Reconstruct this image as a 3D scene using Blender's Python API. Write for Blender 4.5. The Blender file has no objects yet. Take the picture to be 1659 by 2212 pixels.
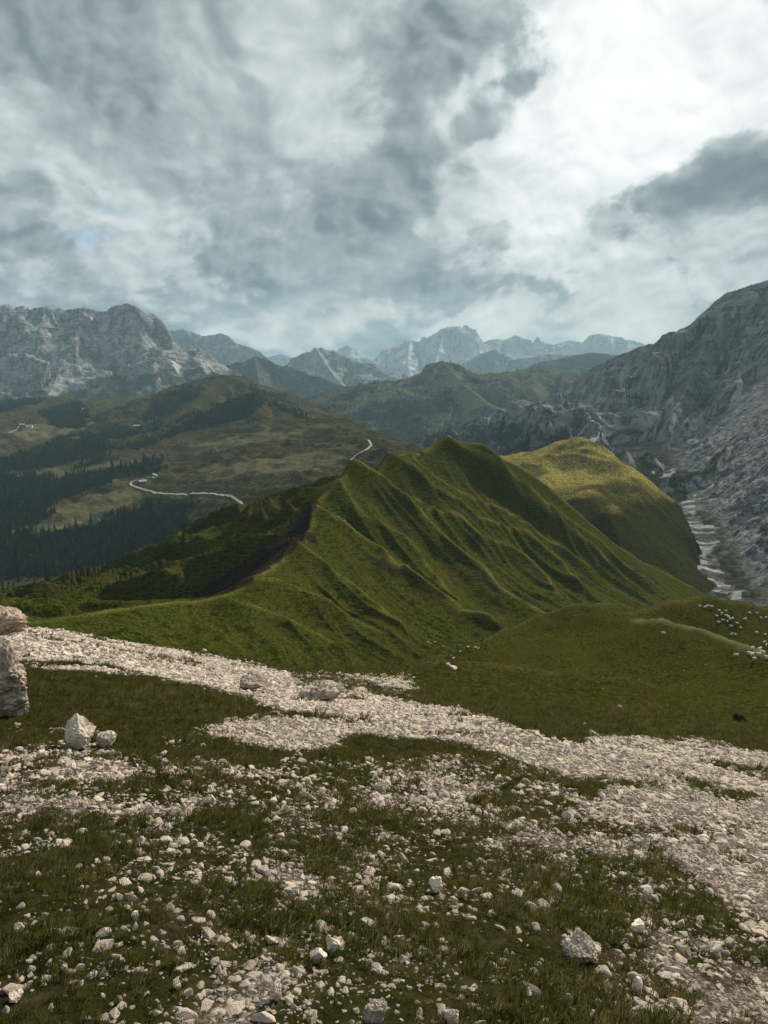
import bpy, math, random
import numpy as np

random.seed(7)
rng = np.random.default_rng(7)
scene = bpy.context.scene
COL = scene.collection

# ------------------------------------------------------------------ camera
PITCH = math.radians(10.75)
cam_data = bpy.data.cameras.new("camera")
cam = bpy.data.objects.new("camera", cam_data)
COL.objects.link(cam)
cam_data.sensor_fit = 'HORIZONTAL'
cam_data.sensor_width = 36.0
cam_data.lens = 36.0
cam_data.clip_start = 0.05
cam_data.clip_end = 90000.0
cam.location = (0, 0, 0)
cam.rotation_euler = (math.pi / 2 - PITCH, 0, 0)
scene.camera = cam

# ------------------------------------------------------------------ sun, sky, exposure
SUN_EL = math.radians(30.0)
SUN_AZ = math.radians(34.0)          # to the right of the view
sun_data = bpy.data.lights.new("sun", 'SUN')
sun_data.energy = 5.0
sun_data.angle = math.radians(3.0)
sun_data.color = (1.0, 0.92, 0.80)
sun = bpy.data.objects.new("sun", sun_data)
COL.objects.link(sun)
SUN_DIR = (math.sin(SUN_AZ) * math.cos(SUN_EL), math.cos(SUN_AZ) * math.cos(SUN_EL), math.sin(SUN_EL))
sun.rotation_euler = (math.pi / 2 - SUN_EL, 0, math.pi - SUN_AZ)

scene.view_settings.view_transform = 'Standard'
scene.view_settings.look = 'None'
scene.view_settings.gamma = 1.0
scene.view_settings.use_curve_mapping = False
scene.view_settings.exposure = 0.4
scene.cycles.use_denoising = True
scene.cycles.max_bounces = 5
scene.cycles.diffuse_bounces = 1
scene.cycles.glossy_bounces = 2
scene.cycles.transmission_bounces = 2
scene.cycles.volume_bounces = 0
scene.cycles.transparent_max_bounces = 8
scene.cycles.caustics_reflective = False
scene.cycles.caustics_refractive = False


# ------------------------------------------------------------------ small node language
class G:
    def __init__(self, tree):
        self.t = tree
        self.n = tree.nodes
        self.l = tree.links

    def put(self, sock, v):
        if v is None:
            return
        if hasattr(v, 'is_linked'):
            self.l.new(v, sock)
        else:
            if hasattr(sock.default_value, '__len__') and isinstance(v, (tuple, list)) and len(v) == 3 and len(sock.default_value) == 4:
                v = (*v, 1.0)
            sock.default_value = v

    def node(self, kind, **kw):
        nd = self.n.new(kind)
        for k, v in kw.items():
            setattr(nd, k, v)
        return nd

    def m(self, op, a, b=None, c=None, clamp=False):
        nd = self.node('ShaderNodeMath', operation=op, use_clamp=clamp)
        self.put(nd.inputs[0], a)
        self.put(nd.inputs[1], b)
        self.put(nd.inputs[2], c)
        return nd.outputs[0]

    def v(self, op, a, b=None, scale=None):
        nd = self.node('ShaderNodeVectorMath', operation=op)
        self.put(nd.inputs[0], a)
        self.put(nd.inputs[1], b)
        if scale is not None:
            self.put(nd.inputs[3], scale)
        return nd.outputs[1] if op in ('DOT_PRODUCT', 'LENGTH', 'DISTANCE') else nd.outputs[0]

    def comb(self, x, y, z):
        nd = self.node('ShaderNodeCombineXYZ')
        self.put(nd.inputs[0], x)
        self.put(nd.inputs[1], y)
        self.put(nd.inputs[2], z)
        return nd.outputs[0]

    def sep(self, v):
        nd = self.node('ShaderNodeSeparateXYZ')
        self.put(nd.inputs[0], v)
        return nd.outputs

    def noise(self, vec, scale=1.0, detail=4.0, rough=0.5, dist=0.0, lac=2.0, kind='FBM'):
        nd = self.node('ShaderNodeTexNoise')
        nd.noise_dimensions = '3D'
        nd.noise_type = kind
        self.put(nd.inputs['Vector'], vec)
        self.put(nd.inputs['Scale'], scale)
        self.put(nd.inputs['Detail'], detail)
        self.put(nd.inputs['Roughness'], rough)
        self.put(nd.inputs['Lacunarity'], lac)
        self.put(nd.inputs['Distortion'], dist)
        return nd.outputs[0]

    def ramp(self, f, stops, interp='LINEAR'):
        nd = self.node('ShaderNodeValToRGB')
        cr = nd.color_ramp
        cr.interpolation = interp
        while len(cr.elements) < len(stops):
            cr.elements.new(0.5)
        for e, (p, c) in zip(cr.elements, stops):
            e.position = p
            e.color = (*c, 1.0) if not isinstance(c, (int, float)) else (c, c, c, 1.0)
        self.put(nd.inputs[0], f)
        return nd.outputs[0]

    def mix(self, f, a, b, mode='MIX'):
        nd = self.node('ShaderNodeMix', data_type='RGBA', blend_type=mode)
        self.put(nd.inputs[0], f)
        self.put(nd.inputs[6], a)
        self.put(nd.inputs[7], b)
        return nd.outputs[2]

    def step(self, x, lo, hi, a=0.0, b=1.0):
        nd = self.node('ShaderNodeMapRange', interpolation_type='SMOOTHSTEP')
        self.put(nd.inputs[0], x)
        nd.inputs[1].default_value = lo
        nd.inputs[2].default_value = hi
        nd.inputs[3].default_value = a
        nd.inputs[4].default_value = b
        return nd.outputs[0]

    def attr(self, name):
        nd = self.node('ShaderNodeAttribute', attribute_name=name)
        return nd.outputs['Fac']

    def coord(self, which='Object'):
        return self.node('ShaderNodeTexCoord').outputs[which]

    def bump(self, h, strength, dist, normal=None):
        nd = self.node('ShaderNodeBump')
        nd.inputs['Strength'].default_value = strength
        nd.inputs['Distance'].default_value = dist
        self.put(nd.inputs['Height'], h)
        if normal is not None:
            self.put(nd.inputs['Normal'], normal)
        return nd.outputs[0]


def material(name):
    m = bpy.data.materials.new(name)
    m.use_nodes = True
    m.node_tree.nodes.clear()
    g = G(m.node_tree)
    out = g.node('ShaderNodeOutputMaterial')
    bs = g.node('ShaderNodeBsdfPrincipled')
    bs.inputs['Roughness'].default_value = 0.9
    bs.inputs['Specular IOR Level'].default_value = 0.0
    g.l.new(bs.outputs[0], out.inputs[0])
    return m, g, bs


#SKYBEGIN
world = bpy.data.worlds.new("World")
scene.world = world
world.use_nodes = True
wt = world.node_tree
wt.nodes.clear()
g = G(wt)
w_out = g.node('ShaderNodeOutputWorld')
w_bg = g.node('ShaderNodeBackground')
g.l.new(w_bg.outputs[0], w_out.inputs[0])
sky = g.node('ShaderNodeTexSky', sky_type='NISHITA')
sky.sun_disc = False
sky.sun_elevation = SUN_EL
sky.sun_rotation = SUN_AZ
sky.altitude = 2300
w_bg.inputs['Strength'].default_value = 0.1
dirv = g.coord('Generated')
dx, dy, dz = g.sep(dirv)
# cloud base seen from below: a plane overhead, bent down towards the horizon
dzp = g.m('MAXIMUM', dz, -0.03)


def n2(vec, scale, detail, rough=0.5):
    nd = g.node('ShaderNodeTexNoise')
    nd.noise_dimensions = '2D'
    g.put(nd.inputs['Vector'], vec)
    nd.inputs['Scale'].default_value = scale
    nd.inputs['Detail'].default_value = detail
    nd.inputs['Roughness'].default_value = rough
    return nd.outputs[0]


def shift(vec, a, b):
    return g.v('ADD', vec, (a, b, 0.0))


d1 = g.m('ADD', dzp, 0.34)
d2_ = g.m('ADD', dzp, 0.66)
cp = g.comb(g.m('DIVIDE', dx, d1), g.m('DIVIDE', dy, d1), 0.0)
q = g.comb(g.m('DIVIDE', dx, d2_), g.m('DIVIDE', dy, d2_), 0.0)
wq = g.comb(g.m('SUBTRACT', n2(q, 3.9, 3, 0.5), 0.5), g.m('SUBTRACT', n2(shift(q, 7.3, 2.1), 3.9, 3, 0.5), 0.5), 0.0)
dens = n2(g.v('ADD', cp, g.v('SCALE', wq, None, 0.5)), 1.15, 6, 0.53)
qw = g.v('ADD', q, g.v('SCALE', wq, None, 0.07))


def puff(vec):
    tot = None
    for k, (sc, am) in enumerate([(4.6, 0.5), (10.3, 0.27), (23.0, 0.14), (50.0, 0.07)]):
        n_ = g.m('MULTIPLY_ADD', n2(shift(vec, 3.1 * k, 1.7 * k), sc, 0.0), 2.0, -1.0)
        n_ = g.m('SQRT', g.m('MULTIPLY_ADD', n_, n_, 0.012))
        n_ = g.m('MULTIPLY', n_, am * 2.0)
        tot = n_ if tot is None else g.m('ADD', tot, n_)
    return tot


SQ = (SUN_DIR[0] / (SUN_DIR[2] + 0.66), SUN_DIR[1] / (SUN_DIR[2] + 0.66), 0.0)
pf = puff(qw)
tosun = g.v('SCALE', g.v('NORMALIZE', g.v('SUBTRACT', SQ, q)), None, 0.020)
relief = g.m('SUBTRACT', pf, puff(g.v('ADD', qw, tosun)))
fine = n2(qw, 29.0, 4, 0.6)
# large cloud masses, by direction (front half of the sky)
dyc = g.m('MAXIMUM', dy, 0.05)
nv = g.comb(g.m('DIVIDE', dx, dyc), g.m('DIVIDE', dz, dyc), 0.0)
wq2 = g.v('SCALE', wq, None, 0.16)
pfw = g.m('MULTIPLY', g.m('SUBTRACT', pf, 0.5), 0.05)
nvw = g.v('ADD', g.v('ADD', nv, wq2), g.comb(pfw, pfw, 0.0))
wx_, wz_, _ = g.sep(nvw)
front = g.step(dy, 0.02, 0.25)


def gn(vx, vy):
    cx, cy = (vx - 829.5) / 1659.0, (1106.0 - vy) / 1659.0
    c_, s_ = math.cos(PITCH), math.sin(PITCH)
    return cx / (c_ + s_ * cy), (c_ * cy - s_) / (c_ + s_ * cy)


def mass(vx, vy, rx, ry, rot=0.0, lo=0.0, hi=1.0):
    """1 inside an elliptical cloud mass with a ragged edge"""
    x0, z0 = gn(vx, vy)
    rx, ry = rx / 1659.0, ry / 1659.0
    c_, s_ = math.cos(math.radians(rot)), math.sin(math.radians(rot))
    ax = g.m('SUBTRACT', wx_, x0)
    az_ = g.m('SUBTRACT', wz_, z0)
    u = g.m('ADD', g.m('MULTIPLY', ax, c_ / rx), g.m('MULTIPLY', az_, s_ / rx))
    v_ = g.m('ADD', g.m('MULTIPLY', ax, -s_ / ry), g.m('MULTIPLY', az_, c_ / ry))
    d2 = g.m('SQRT', g.m('ADD', g.m('MULTIPLY', u, u), g.m('MULTIPLY', v_, v_)))
    return g.m('MULTIPLY', g.step(d2, hi, lo), front)


sdot = g.v('DOT_PRODUCT', dirv, SUN_DIR)
glow_w = g.step(sdot, 0.72, 1.0)
glow_n = g.step(sdot, 0.90, 1.0)
def total(lst):
    t_ = None
    for args, amp in lst:
        t = g.m('MULTIPLY', mass(*args), amp)
        t_ = t if t_ is None else g.m('ADD', t_, t)
    return t_


dark_m = total([((880, 190, 125, 200, 12, 0.2, 1.15), 1.25), ((840, 420, 115, 150, -30, 0.3, 1.15), 1.15), ((1020, 270, 130, 90, 25, 0.2, 1.2), 0.9),
                ((1650, 330, 270, 110, 32, 0.2, 1.2), 1.2), ((250, 150, 330, 170, 0, 0.1, 1.2), 0.35), ((470, 655, 330, 44, 0, 0.2, 1.1), 0.7), ((150, 390, 60, 50, 0, 0.1, 1.2), 0.5), ((50, 520, 110, 50, 0, 0.1, 1.2), 0.6), ((1300, 600, 480, 26, -3, 0.2, 1.2), 0.45)])
bright_m = total([((1360, 110, 330, 250, -25, 0.0, 1.3), 0.95), ((1200, 410, 360, 170, 30, 0.2, 1.2), 0.75), ((640, 120, 110, 220, 0, 0.1, 1.2), 0.4), ((1050, 708, 680, 60, 0, 0.1, 1.2), 1.0), ((520, 716, 190, 30, 0, 0.2, 1.2), 1.1), ((140, 662, 160, 26, 0, 0.2, 1.2), 0.6)])
# high bright deck
Bb = g.m('ADD', 0.45, g.m('MULTIPLY', g.m('SUBTRACT', dens, 0.5), -0.55))
Bb = g.m('ADD', Bb, g.m('MULTIPLY', relief, 0.34))
Bb = g.m('ADD', Bb, g.m('MULTIPLY', glow_w, 0.07))
Bb = g.m('ADD', Bb, g.m('MULTIPLY', glow_n, 0.12))
Bb = g.m('ADD', Bb, g.m('MULTIPLY', bright_m, 0.20))
# low grey cumulus in front of it, thinner and lighter towards its rim
nf = g.m('ADD', n2(shift(qw, 5.0, 2.0), 3.5, 8, 0.60), g.m('MULTIPLY', g.m('SUBTRACT', pf, 0.5), 0.14))
nf = g.m('ADD', nf, g.m('MULTIPLY', dark_m, 0.23))
nf = g.m('SUBTRACT', nf, g.m('MULTIPLY', bright_m, 0.12))
alpha = g.step(nf, 0.485, 0.585)
thick = g.step(nf, 0.48, 0.86)
Bf = g.m('ADD', 0.40, g.m('MULTIPLY', thick, -0.27))
Bf = g.m('ADD', Bf, g.m('MULTIPLY', relief, 0.40))
Bf = g.m('ADD', Bf, g.m('MULTIPLY', g.m('SUBTRACT', pf, 0.5), 0.12))
Bf = g.m('ADD', Bf, g.m('MULTIPLY', glow_w, 0.06))
B = g.m('ADD', Bb, g.m('MULTIPLY', g.m('SUBTRACT', Bf, Bb), alpha))
B = g.m('ADD', B, g.m('MULTIPLY', g.m('SUBTRACT', fine, 0.5), 0.07))
ccol = g.ramp(g.m('MULTIPLY', B, 0.8), [(0.0, (.12, .16, .175)), (0.16, (.175, .225, .24)), (0.32, (.33, .385, .40)), (0.48, (.59, .635, .64)), (0.64, (.84, .86, .85)), (0.8, (1.02, 1.02, 1.0)), (1.0, (1.25, 1.25, 1.2))])
ccol = g.v('SCALE', ccol, None, 8.9)
hole = g.m('MULTIPLY', mass(165, 478, 80, 26, 8, 0.1, 1.1), 0.5)
warm = g.m('MULTIPLY', g.step(dz, 0.12, 0.02), g.step(B, 0.36, 0.6))
ccol = g.mix(g.m('MULTIPLY', warm, 0.6), ccol, g.v('MULTIPLY', ccol, (1.16, 1.02, 0.92)))
col = g.mix(hole, ccol, g.v('SCALE', sky.outputs[0], None, 1.0))
g.l.new(col, w_bg.inputs['Color'])
world.cycles.sampling_method = 'MANUAL'
world.cycles.sample_map_resolution = 512
#SKYEND


# ------------------------------------------------------------------ pixel <-> world helpers (view units 1659 x 2212, focal length 1659)
CP, SP = math.cos(PITCH), math.sin(PITCH)


def P(vx, vy, r):
    cx = (vx - 829.5) / 1659.0
    cy = (1106.0 - vy) / 1659.0
    x, y, z = cx, CP + SP * cy, CP * cy - SP
    k = r / math.hypot(x, y)
    return np.array([x * k, y * k, z * k])


def project(x, y, z):
    f = CP * y - SP * z
    u = SP * y + CP * z
    f = np.where(f > 1e-3, f, 1e-3)
    return 829.5 + 1659.0 * x / f, 1106.0 - 1659.0 * u / f


# ------------------------------------------------------------------ noise
def _h(ix, iy, seed):
    n = (ix.astype(np.int64) * 374761393 + iy.astype(np.int64) * 668265263 + seed * 974711) & 0xFFFFFFFF
    n = ((n ^ (n >> 13)) * 1274126177) & 0xFFFFFFFF
    n = (n ^ (n >> 16)) & 0xFFFFFFFF
    return n


_GA = np.linspace(0, 2 * np.pi, 64, endpoint=False)
_GX, _GY = np.cos(_GA), np.sin(_GA)


def pnoise(x, y, seed=0):
    ix, iy = np.floor(x), np.floor(y)
    fx, fy = x - ix, y - iy
    ux = fx * fx * fx * (fx * (fx * 6 - 15) + 10)
    uy = fy * fy * fy * (fy * (fy * 6 - 15) + 10)

    def gr(dx, dy):
        k = _h(ix + dx, iy + dy, seed) & 63
        return _GX[k] * (fx - dx) + _GY[k] * (fy - dy)
    a, b, c, d = gr(0, 0), gr(1, 0), gr(0, 1), gr(1, 1)
    return ((a + (b - a) * ux) * (1 - uy) + (c + (d - c) * ux) * uy) * 1.5


def fbm(x, y, octv=5, seed=0, gain=0.5, lac=2.03):
    s, a, f = 0.0, 1.0, 1.0
    for o in range(octv):
        s = s + a * pnoise(x * f + o * 17.3, y * f - o * 9.1, seed + o)
        a *= gain
        f *= lac
    return s


def ridged(x, y, octv=5, seed=0, gain=0.5, lac=2.1):
    s, a, f, w = 0.0, 1.0, 1.0, 1.0
    for o in range(octv):
        n = 1.0 - np.abs(pnoise(x * f + o * 11.7, y * f + o * 5.3, seed + o))
        n = n * n * w
        s = s + a * n
        w = np.clip(n * 1.6, 0, 1)
        a *= gain
        f *= lac
    return s


def sstep(x, a, b):
    t = np.clip((x - a) / (b - a), 0, 1)
    return t * t * (3 - 2 * t)


# ------------------------------------------------------------------ height fields on (azimuth, range) grids
class HF:
    def __init__(self, a0, a1, na, r0, r1, nr, log=True):
        self.a = np.radians(np.linspace(a0, a1, na))
        self.r = np.exp(np.linspace(math.log(r0), math.log(r1), nr)) if log else np.linspace(r0, r1, nr)
        self.log = log
        self.A, self.R = np.meshgrid(self.a, self.r, indexing='ij')
        self.X, self.Y = self.R * np.sin(self.A), self.R * np.cos(self.A)
        self.Z = np.zeros_like(self.X)

    def at(self, x, y):
        x, y = np.atleast_1d(x).astype(float), np.atleast_1d(y).astype(float)
        a, r = np.arctan2(x, y), np.hypot(x, y)
        fa = (a - self.a[0]) / (self.a[-1] - self.a[0]) * (len(self.a) - 1)
        if self.log:
            fr = (np.log(np.maximum(r, 1e-6)) - math.log(self.r[0])) / (math.log(self.r[-1]) - math.log(self.r[0])) * (len(self.r) - 1)
        else:
            fr = (r - self.r[0]) / (self.r[-1] - self.r[0]) * (len(self.r) - 1)
        bad = (fa < 0) | (fa > len(self.a) - 1) | (fr < 0) | (fr > len(self.r) - 1)
        ia = np.clip(np.floor(fa), 0, len(self.a) - 2).astype(int)
        ir = np.clip(np.floor(fr), 0, len(self.r) - 2).astype(int)
        ta, tr = np.clip(fa - ia, 0, 1), np.clip(fr - ir, 0, 1)
        Z = self.Z
        z = (Z[ia, ir] * (1 - ta) + Z[ia + 1, ir] * ta) * (1 - tr) + (Z[ia, ir + 1] * (1 - ta) + Z[ia + 1, ir + 1] * ta) * tr
        return np.where(bad, -1e9, z)


def cast(vx, vy, fields, r0=1.0, r1=9000.0, n=4000):
    """first hit of the line of sight with a list of height fields -> (x, y, z)"""
    d = P(vx, vy, 1.0)
    r = np.exp(np.linspace(math.log(r0), math.log(r1), n))
    z = np.full(n, -1e9)
    for f in fields:
        z = np.maximum(z, f.at(d[0] * r, d[1] * r))
    hit = np.nonzero(z >= d[2] * r)[0]
    if len(hit) == 0:
        return None
    i = hit[0]
    if i > 0 and z[i - 1] > -1e8:
        e0, e1 = d[2] * r[i - 1] - z[i - 1], z[i] - d[2] * r[i]
        k = r[i - 1] + (r[i] - r[i - 1]) * e0 / max(e0 + e1, 1e-9)
    else:
        k = r[i]
    return d * k


class TPS:
    def __init__(self, uv, val, reg=1e-4):
        uv = np.asarray(uv, float)
        self.uv = uv
        n = len(uv)
        K = self.k(np.hypot(uv[:, None, 0] - uv[None, :, 0], uv[:, None, 1] - uv[None, :, 1])) + reg * np.eye(n)
        Q = np.column_stack([np.ones(n), uv])
        A = np.zeros((n + 3, n + 3))
        A[:n, :n], A[:n, n:], A[n:, :n] = K, Q, Q.T
        self.w = np.linalg.solve(A, np.concatenate([val, np.zeros(3)]))

    @staticmethod
    def k(d):
        return np.where(d > 0, d * d * np.log(np.maximum(d, 1e-12)), 0.0)

    def __call__(self, u, v):
        s = self.w[-3] + self.w[-2] * u + self.w[-1] * v
        for (a, b), w in zip(self.uv, self.w):
            s = s + w * self.k(np.hypot(u - a, v - b))
        return s


def polydist(X, Y, pts, closed=False):
    """distance to a polyline, signed by side, and its arc length"""
    best = np.full(X.shape, 1e18)
    side = np.zeros(X.shape)
    sl = np.zeros(X.shape)
    s0 = 0.0
    for (x0, y0), (x1, y1) in zip(pts[:-1], pts[1:]):
        dx, dy = x1 - x0, y1 - y0
        L = math.hypot(dx, dy)
        t = np.clip(((X - x0) * dx + (Y - y0) * dy) / (L * L), 0, 1)
        d = np.hypot(X - x0 - t * dx, Y - y0 - t * dy)
        cr = dx * (Y - y0) - dy * (X - x0)
        k = d < best
        best = np.where(k, d, best)
        side = np.where(k, np.sign(cr), side)
        sl = np.where(k, s0 + t * L, sl)
        s0 += L
    return best, side, sl


def inpoly(px, py, poly):
    inside = np.zeros(np.shape(px), bool)
    n = len(poly)
    for i in range(n):
        x0, y0 = poly[i]
        x1, y1 = poly[(i + 1) % n]
        if y0 == y1:
            continue
        c = ((y0 > py) != (y1 > py)) & (px < (x1 - x0) * (py - y0) / (y1 - y0) + x0)
        inside ^= c
    return inside


def ridge_net(X, Y, lines, prof):
    """height of a mountain given by 3-D crest lines; prof = list of (distance, drop)"""
    pd, pz = [p[0] for p in prof], [p[1] for p in prof]
    end = (pz[-1] - pz[-2]) / (pd[-1] - pd[-2])
    H = np.full(X.shape, -1e9)
    S = np.zeros(X.shape)
    D = np.zeros(X.shape)
    off = 0.0
    for pts in lines:
        s0 = off
        for a, b in zip(pts[:-1], pts[1:]):
            dx, dy = b[0] - a[0], b[1] - a[1]
            L = math.hypot(dx, dy)
            t = np.clip(((X - a[0]) * dx + (Y - a[1]) * dy) / (L * L), 0, 1)
            d = np.hypot(X - a[0] - t * dx, Y - a[1] - t * dy)
            h = a[2] + (b[2] - a[2]) * t - np.interp(d, pd, pz) - np.maximum(d - pd[-1], 0) * end
            k = h > H
            H = np.where(k, h, H)
            S = np.where(k, s0 + t * L, S)
            D = np.where(k, d, D)
            s0 += L
        off += 5000.0
    return H, S, D


# ------------------------------------------------------------------ object helpers
def tag(o, label=None, cat=None, group=None, kind=None):
    if label:
        o['label'] = label
    if cat:
        o['category'] = cat
    if group:
        o['group'] = group
    if kind:
        o['kind'] = kind
    return o


def mesh_grid(name, hf, mat, attrs=None, kind='structure', label=None, smooth=True, zmin=None):
    na, nr = hf.Z.shape
    co = np.stack([hf.X, hf.Y, hf.Z], -1).reshape(-1, 3)
    i, j = np.meshgrid(np.arange(na - 1), np.arange(nr - 1), indexing='ij')
    a = (i * nr + j).ravel()
    quads = np.stack([a, a + 1, a + nr + 1, a + nr], -1)[:, ::-1]
    if zmin is not None:
        zf = hf.Z.reshape(-1)
        quads = quads[(zf[quads] > zmin).any(1)]
        used = np.unique(quads)
        remap = np.zeros(len(co), np.int64)
        remap[used] = np.arange(len(used))
        co = co[used]
        quads = remap[quads]
        if attrs:
            attrs = {k: v.reshape(-1)[used] for k, v in attrs.items()}
    me = bpy.data.meshes.new(name)
    me.vertices.add(len(co))
    me.vertices.foreach_set('co', co.astype(np.float32).ravel())
    nq = len(quads)
    me.loops.add(nq * 4)
    me.loops.foreach_set('vertex_index', quads.astype(np.int32).ravel())
    me.polygons.add(nq)
    me.polygons.foreach_set('loop_start', np.arange(0, nq * 4, 4, dtype=np.int32))
    me.update(calc_edges=True)
    me.polygons.foreach_set('use_smooth', np.full(nq, smooth))
    if attrs:
        for k, v in attrs.items():
            at = me.attributes.new(k, 'FLOAT', 'POINT')
            at.data.foreach_set('value', np.asarray(v, np.float32).reshape(-1))
    me.materials.append(mat)
    o = bpy.data.objects.new(name, me)
    COL.objects.link(o)
    tag(o, label, kind=kind)
    return o


def mesh_obj(name, verts, faces, mat, parent=None, smooth=False, link=True):
    me = bpy.data.meshes.new(name)
    me.from_pydata([tuple(map(float, v)) for v in verts], [], faces)
    me.update()
    if smooth:
        me.polygons.foreach_set('use_smooth', np.ones(len(me.polygons), bool))
    if mat is not None:
        for m_ in (mat if isinstance(mat, (list, tuple)) else [mat]):
            me.materials.append(m_)
    o = bpy.data.objects.new(name, me)
    if link:
        COL.objects.link(o)
    if parent is not None:
        o.parent = parent
    return o


#MATERIALS
def slope_z(g):
    return g.sep(g.node('ShaderNodeNewGeometry').outputs['Normal'])[2]


def mat_ground():
    m, g, bs = material('alpine_turf_and_scree')
    co = g.coord()
    scree = g.attr('scree')
    far = g.attr('far')
    n1 = g.noise(co, 0.9, 6, 0.6)
    n2_ = g.noise(co, 7.0, 5, 0.65)
    n3 = g.noise(co, 0.14, 5, 0.6)
    turf = g.ramp(n2_, [(0.3, (.008, .008, .003)), (0.5, (.020, .020, .006)), (0.68, (.040, .035, .012)), (0.8, (.07, .057, .024))])
    soil = g.ramp(n2_, [(0.3, (.014, .010, .007)), (0.6, (.040, .029, .020)), (0.8, (.09, .07, .052))])
    near = g.mix(g.step(n1, 0.52, 0.68), turf, soil)
    gf = g.noise(co, 1.6, 6, 0.68)
    farc = g.ramp(gf, [(0.36, (.014, .017, .003)), (0.5, (.036, .040, .006)), (0.66, (.080, .076, .016))])
    farc = g.mix(g.step(n3, 0.42, 0.65), farc, g.mix(0.5, farc, (.055, .043, .012)))
    rl = g.attr('rib')
    farc = g.mix(g.m('MULTIPLY', rl, 0.7), farc, (.17, .145, .075))
    base = g.mix(far, near, farc)
    gv = g.noise(co, 26.0, 4, 0.7)
    grav = g.ramp(gv, [(0.36, (.022, .017, .012)), (0.47, (.075, .061, .047)), (0.57, (.19, .163, .136)), (0.68, (.42, .38, .335))])
    grav = g.mix(g.step(n3, 0.35, 0.7), grav, g.mix(0.35, grav, (.36, .28, .22)))
    msk = g.step(g.m('ADD', scree, g.m('MULTIPLY', g.m('SUBTRACT', n1, 0.5), 0.55)), 0.62, 1.0)
    g.put(bs.inputs['Base Color'], g.mix(msk, base, grav))
    hb = g.m('ADD', g.m('MULTIPLY', n2_, 0.05), g.m('MULTIPLY', g.m('MULTIPLY', gv, msk), 0.06))
    hb = g.m('ADD', hb, g.m('MULTIPLY', g.m('MULTIPLY', gf, far), 0.7))
    g.put(bs.inputs['Normal'], g.bump(hb, 0.9, 1.0))
    return m


def mat_green():
    m, g, bs = material('green_hill_grass')
    co = g.coord()
    n1 = g.noise(co, 0.045, 6, 0.6)
    n2_ = g.noise(co, 1.3, 6, 0.68)
    st = g.noise(g.v('MULTIPLY', co, (0.25, 0.25, 1.3)), 1.0, 4, 0.6)
    col = g.ramp(n2_, [(0.36, (.012, .017, .003)), (0.5, (.036, .044, .006)), (0.66, (.088, .090, .015))])
    col = g.mix(g.step(n1, 0.42, 0.66), col, g.mix(0.5, col, (.060, .045, .010)))
    col = g.mix(g.step(st, 0.5, 0.64), col, g.mix(0.6, col, (.008, .010, .002)))
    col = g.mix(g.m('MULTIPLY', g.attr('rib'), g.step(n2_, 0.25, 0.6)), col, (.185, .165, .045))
    bare_shade = g.step(g.m('ADD', g.attr('bare_shade'), g.m('MULTIPLY', g.m('SUBTRACT', n2_, 0.5), 0.9)), 0.5, 0.75)
    col = g.mix(bare_shade, col, g.ramp(n2_, [(0.38, (.008, .006, .004)), (0.55, (.028, .021, .013)), (0.68, (.075, .06, .042))]))  # soil tones, darkened to paint the shade of the crest gully
    g.put(bs.inputs['Base Color'], col)
    h = g.m('ADD', g.m('MULTIPLY', n2_, 0.8), g.m('MULTIPLY', st, 0.9))
    g.put(bs.inputs['Normal'], g.bump(h, 0.8, 1.0))
    return m


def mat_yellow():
    m, g, bs = material('dry_grass_painted_sun')  # dry grass, its yellow brightened so the sunlit patch sits in the colour
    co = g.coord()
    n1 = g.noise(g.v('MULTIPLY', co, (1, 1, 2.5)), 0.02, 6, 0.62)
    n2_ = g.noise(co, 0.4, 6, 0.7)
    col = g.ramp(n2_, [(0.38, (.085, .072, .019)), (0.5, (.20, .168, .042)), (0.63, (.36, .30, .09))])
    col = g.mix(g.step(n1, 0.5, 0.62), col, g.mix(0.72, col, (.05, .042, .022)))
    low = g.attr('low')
    col = g.mix(low, col, g.ramp(n2_, [(0.3, (.010, .013, .004)), (0.7, (.045, .043, .012))]))  # lower part: greener grass with the cloud shadow painted in
    g.put(bs.inputs['Base Color'], col)
    g.put(bs.inputs['Normal'], g.bump(n2_, 0.8, 2.5))
    return m


def mat_valley():
    m, g, bs = material('grazed_valley_grass')
    co = g.coord()
    n1 = g.noise(co, 0.009, 6, 0.62)
    n2_ = g.noise(co, 0.16, 7, 0.7)
    sx = g.v('ADD', g.v('SCALE', co, None, 0.0), g.comb(g.v('DOT_PRODUCT', co, (.035, .03, 0)), g.v('DOT_PRODUCT', co, (.006, -.007, 0)), g.v('DOT_PRODUCT', co, (0, 0, .05))))
    st = g.noise(sx, 1.0, 6, 0.62)
    col = g.ramp(n2_, [(0.38, (.017, .016, .007)), (0.5, (.046, .041, .016)), (0.64, (.105, .087, .037))])
    col = g.mix(g.step(st, 0.46, 0.66), col, g.mix(0.6, col, (.028, .021, .012)))
    col = g.mix(g.step(st, 0.50, 0.34), col, g.mix(0.4, col, (.13, .11, .055)))
    col = g.mix(g.step(n1, 0.5, 0.65), col, g.mix(0.5, col, (.026, .032, .010)))
    col = g.mix(g.m('MULTIPLY', g.attr('green'), 0.7), col, g.mix(0.5, col, (.030, .040, .010)))
    col = g.mix(g.m('MULTIPLY', g.attr('pale'), 0.75), col, g.mix(0.7, col, (.16, .142, .07)))
    w = g.attr('wood')
    col = g.mix(g.step(g.m('ADD', w, g.m('MULTIPLY', g.m('SUBTRACT', n2_, 0.5), 0.6)), 0.35, 0.6), col, (.016, .019, .010))
    g.put(bs.inputs['Base Color'], col)
    g.put(bs.inputs['Normal'], g.bump(g.m('ADD', n2_, g.m('MULTIPLY', st, 1.6)), 0.9, 5.0))
    return m


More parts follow.
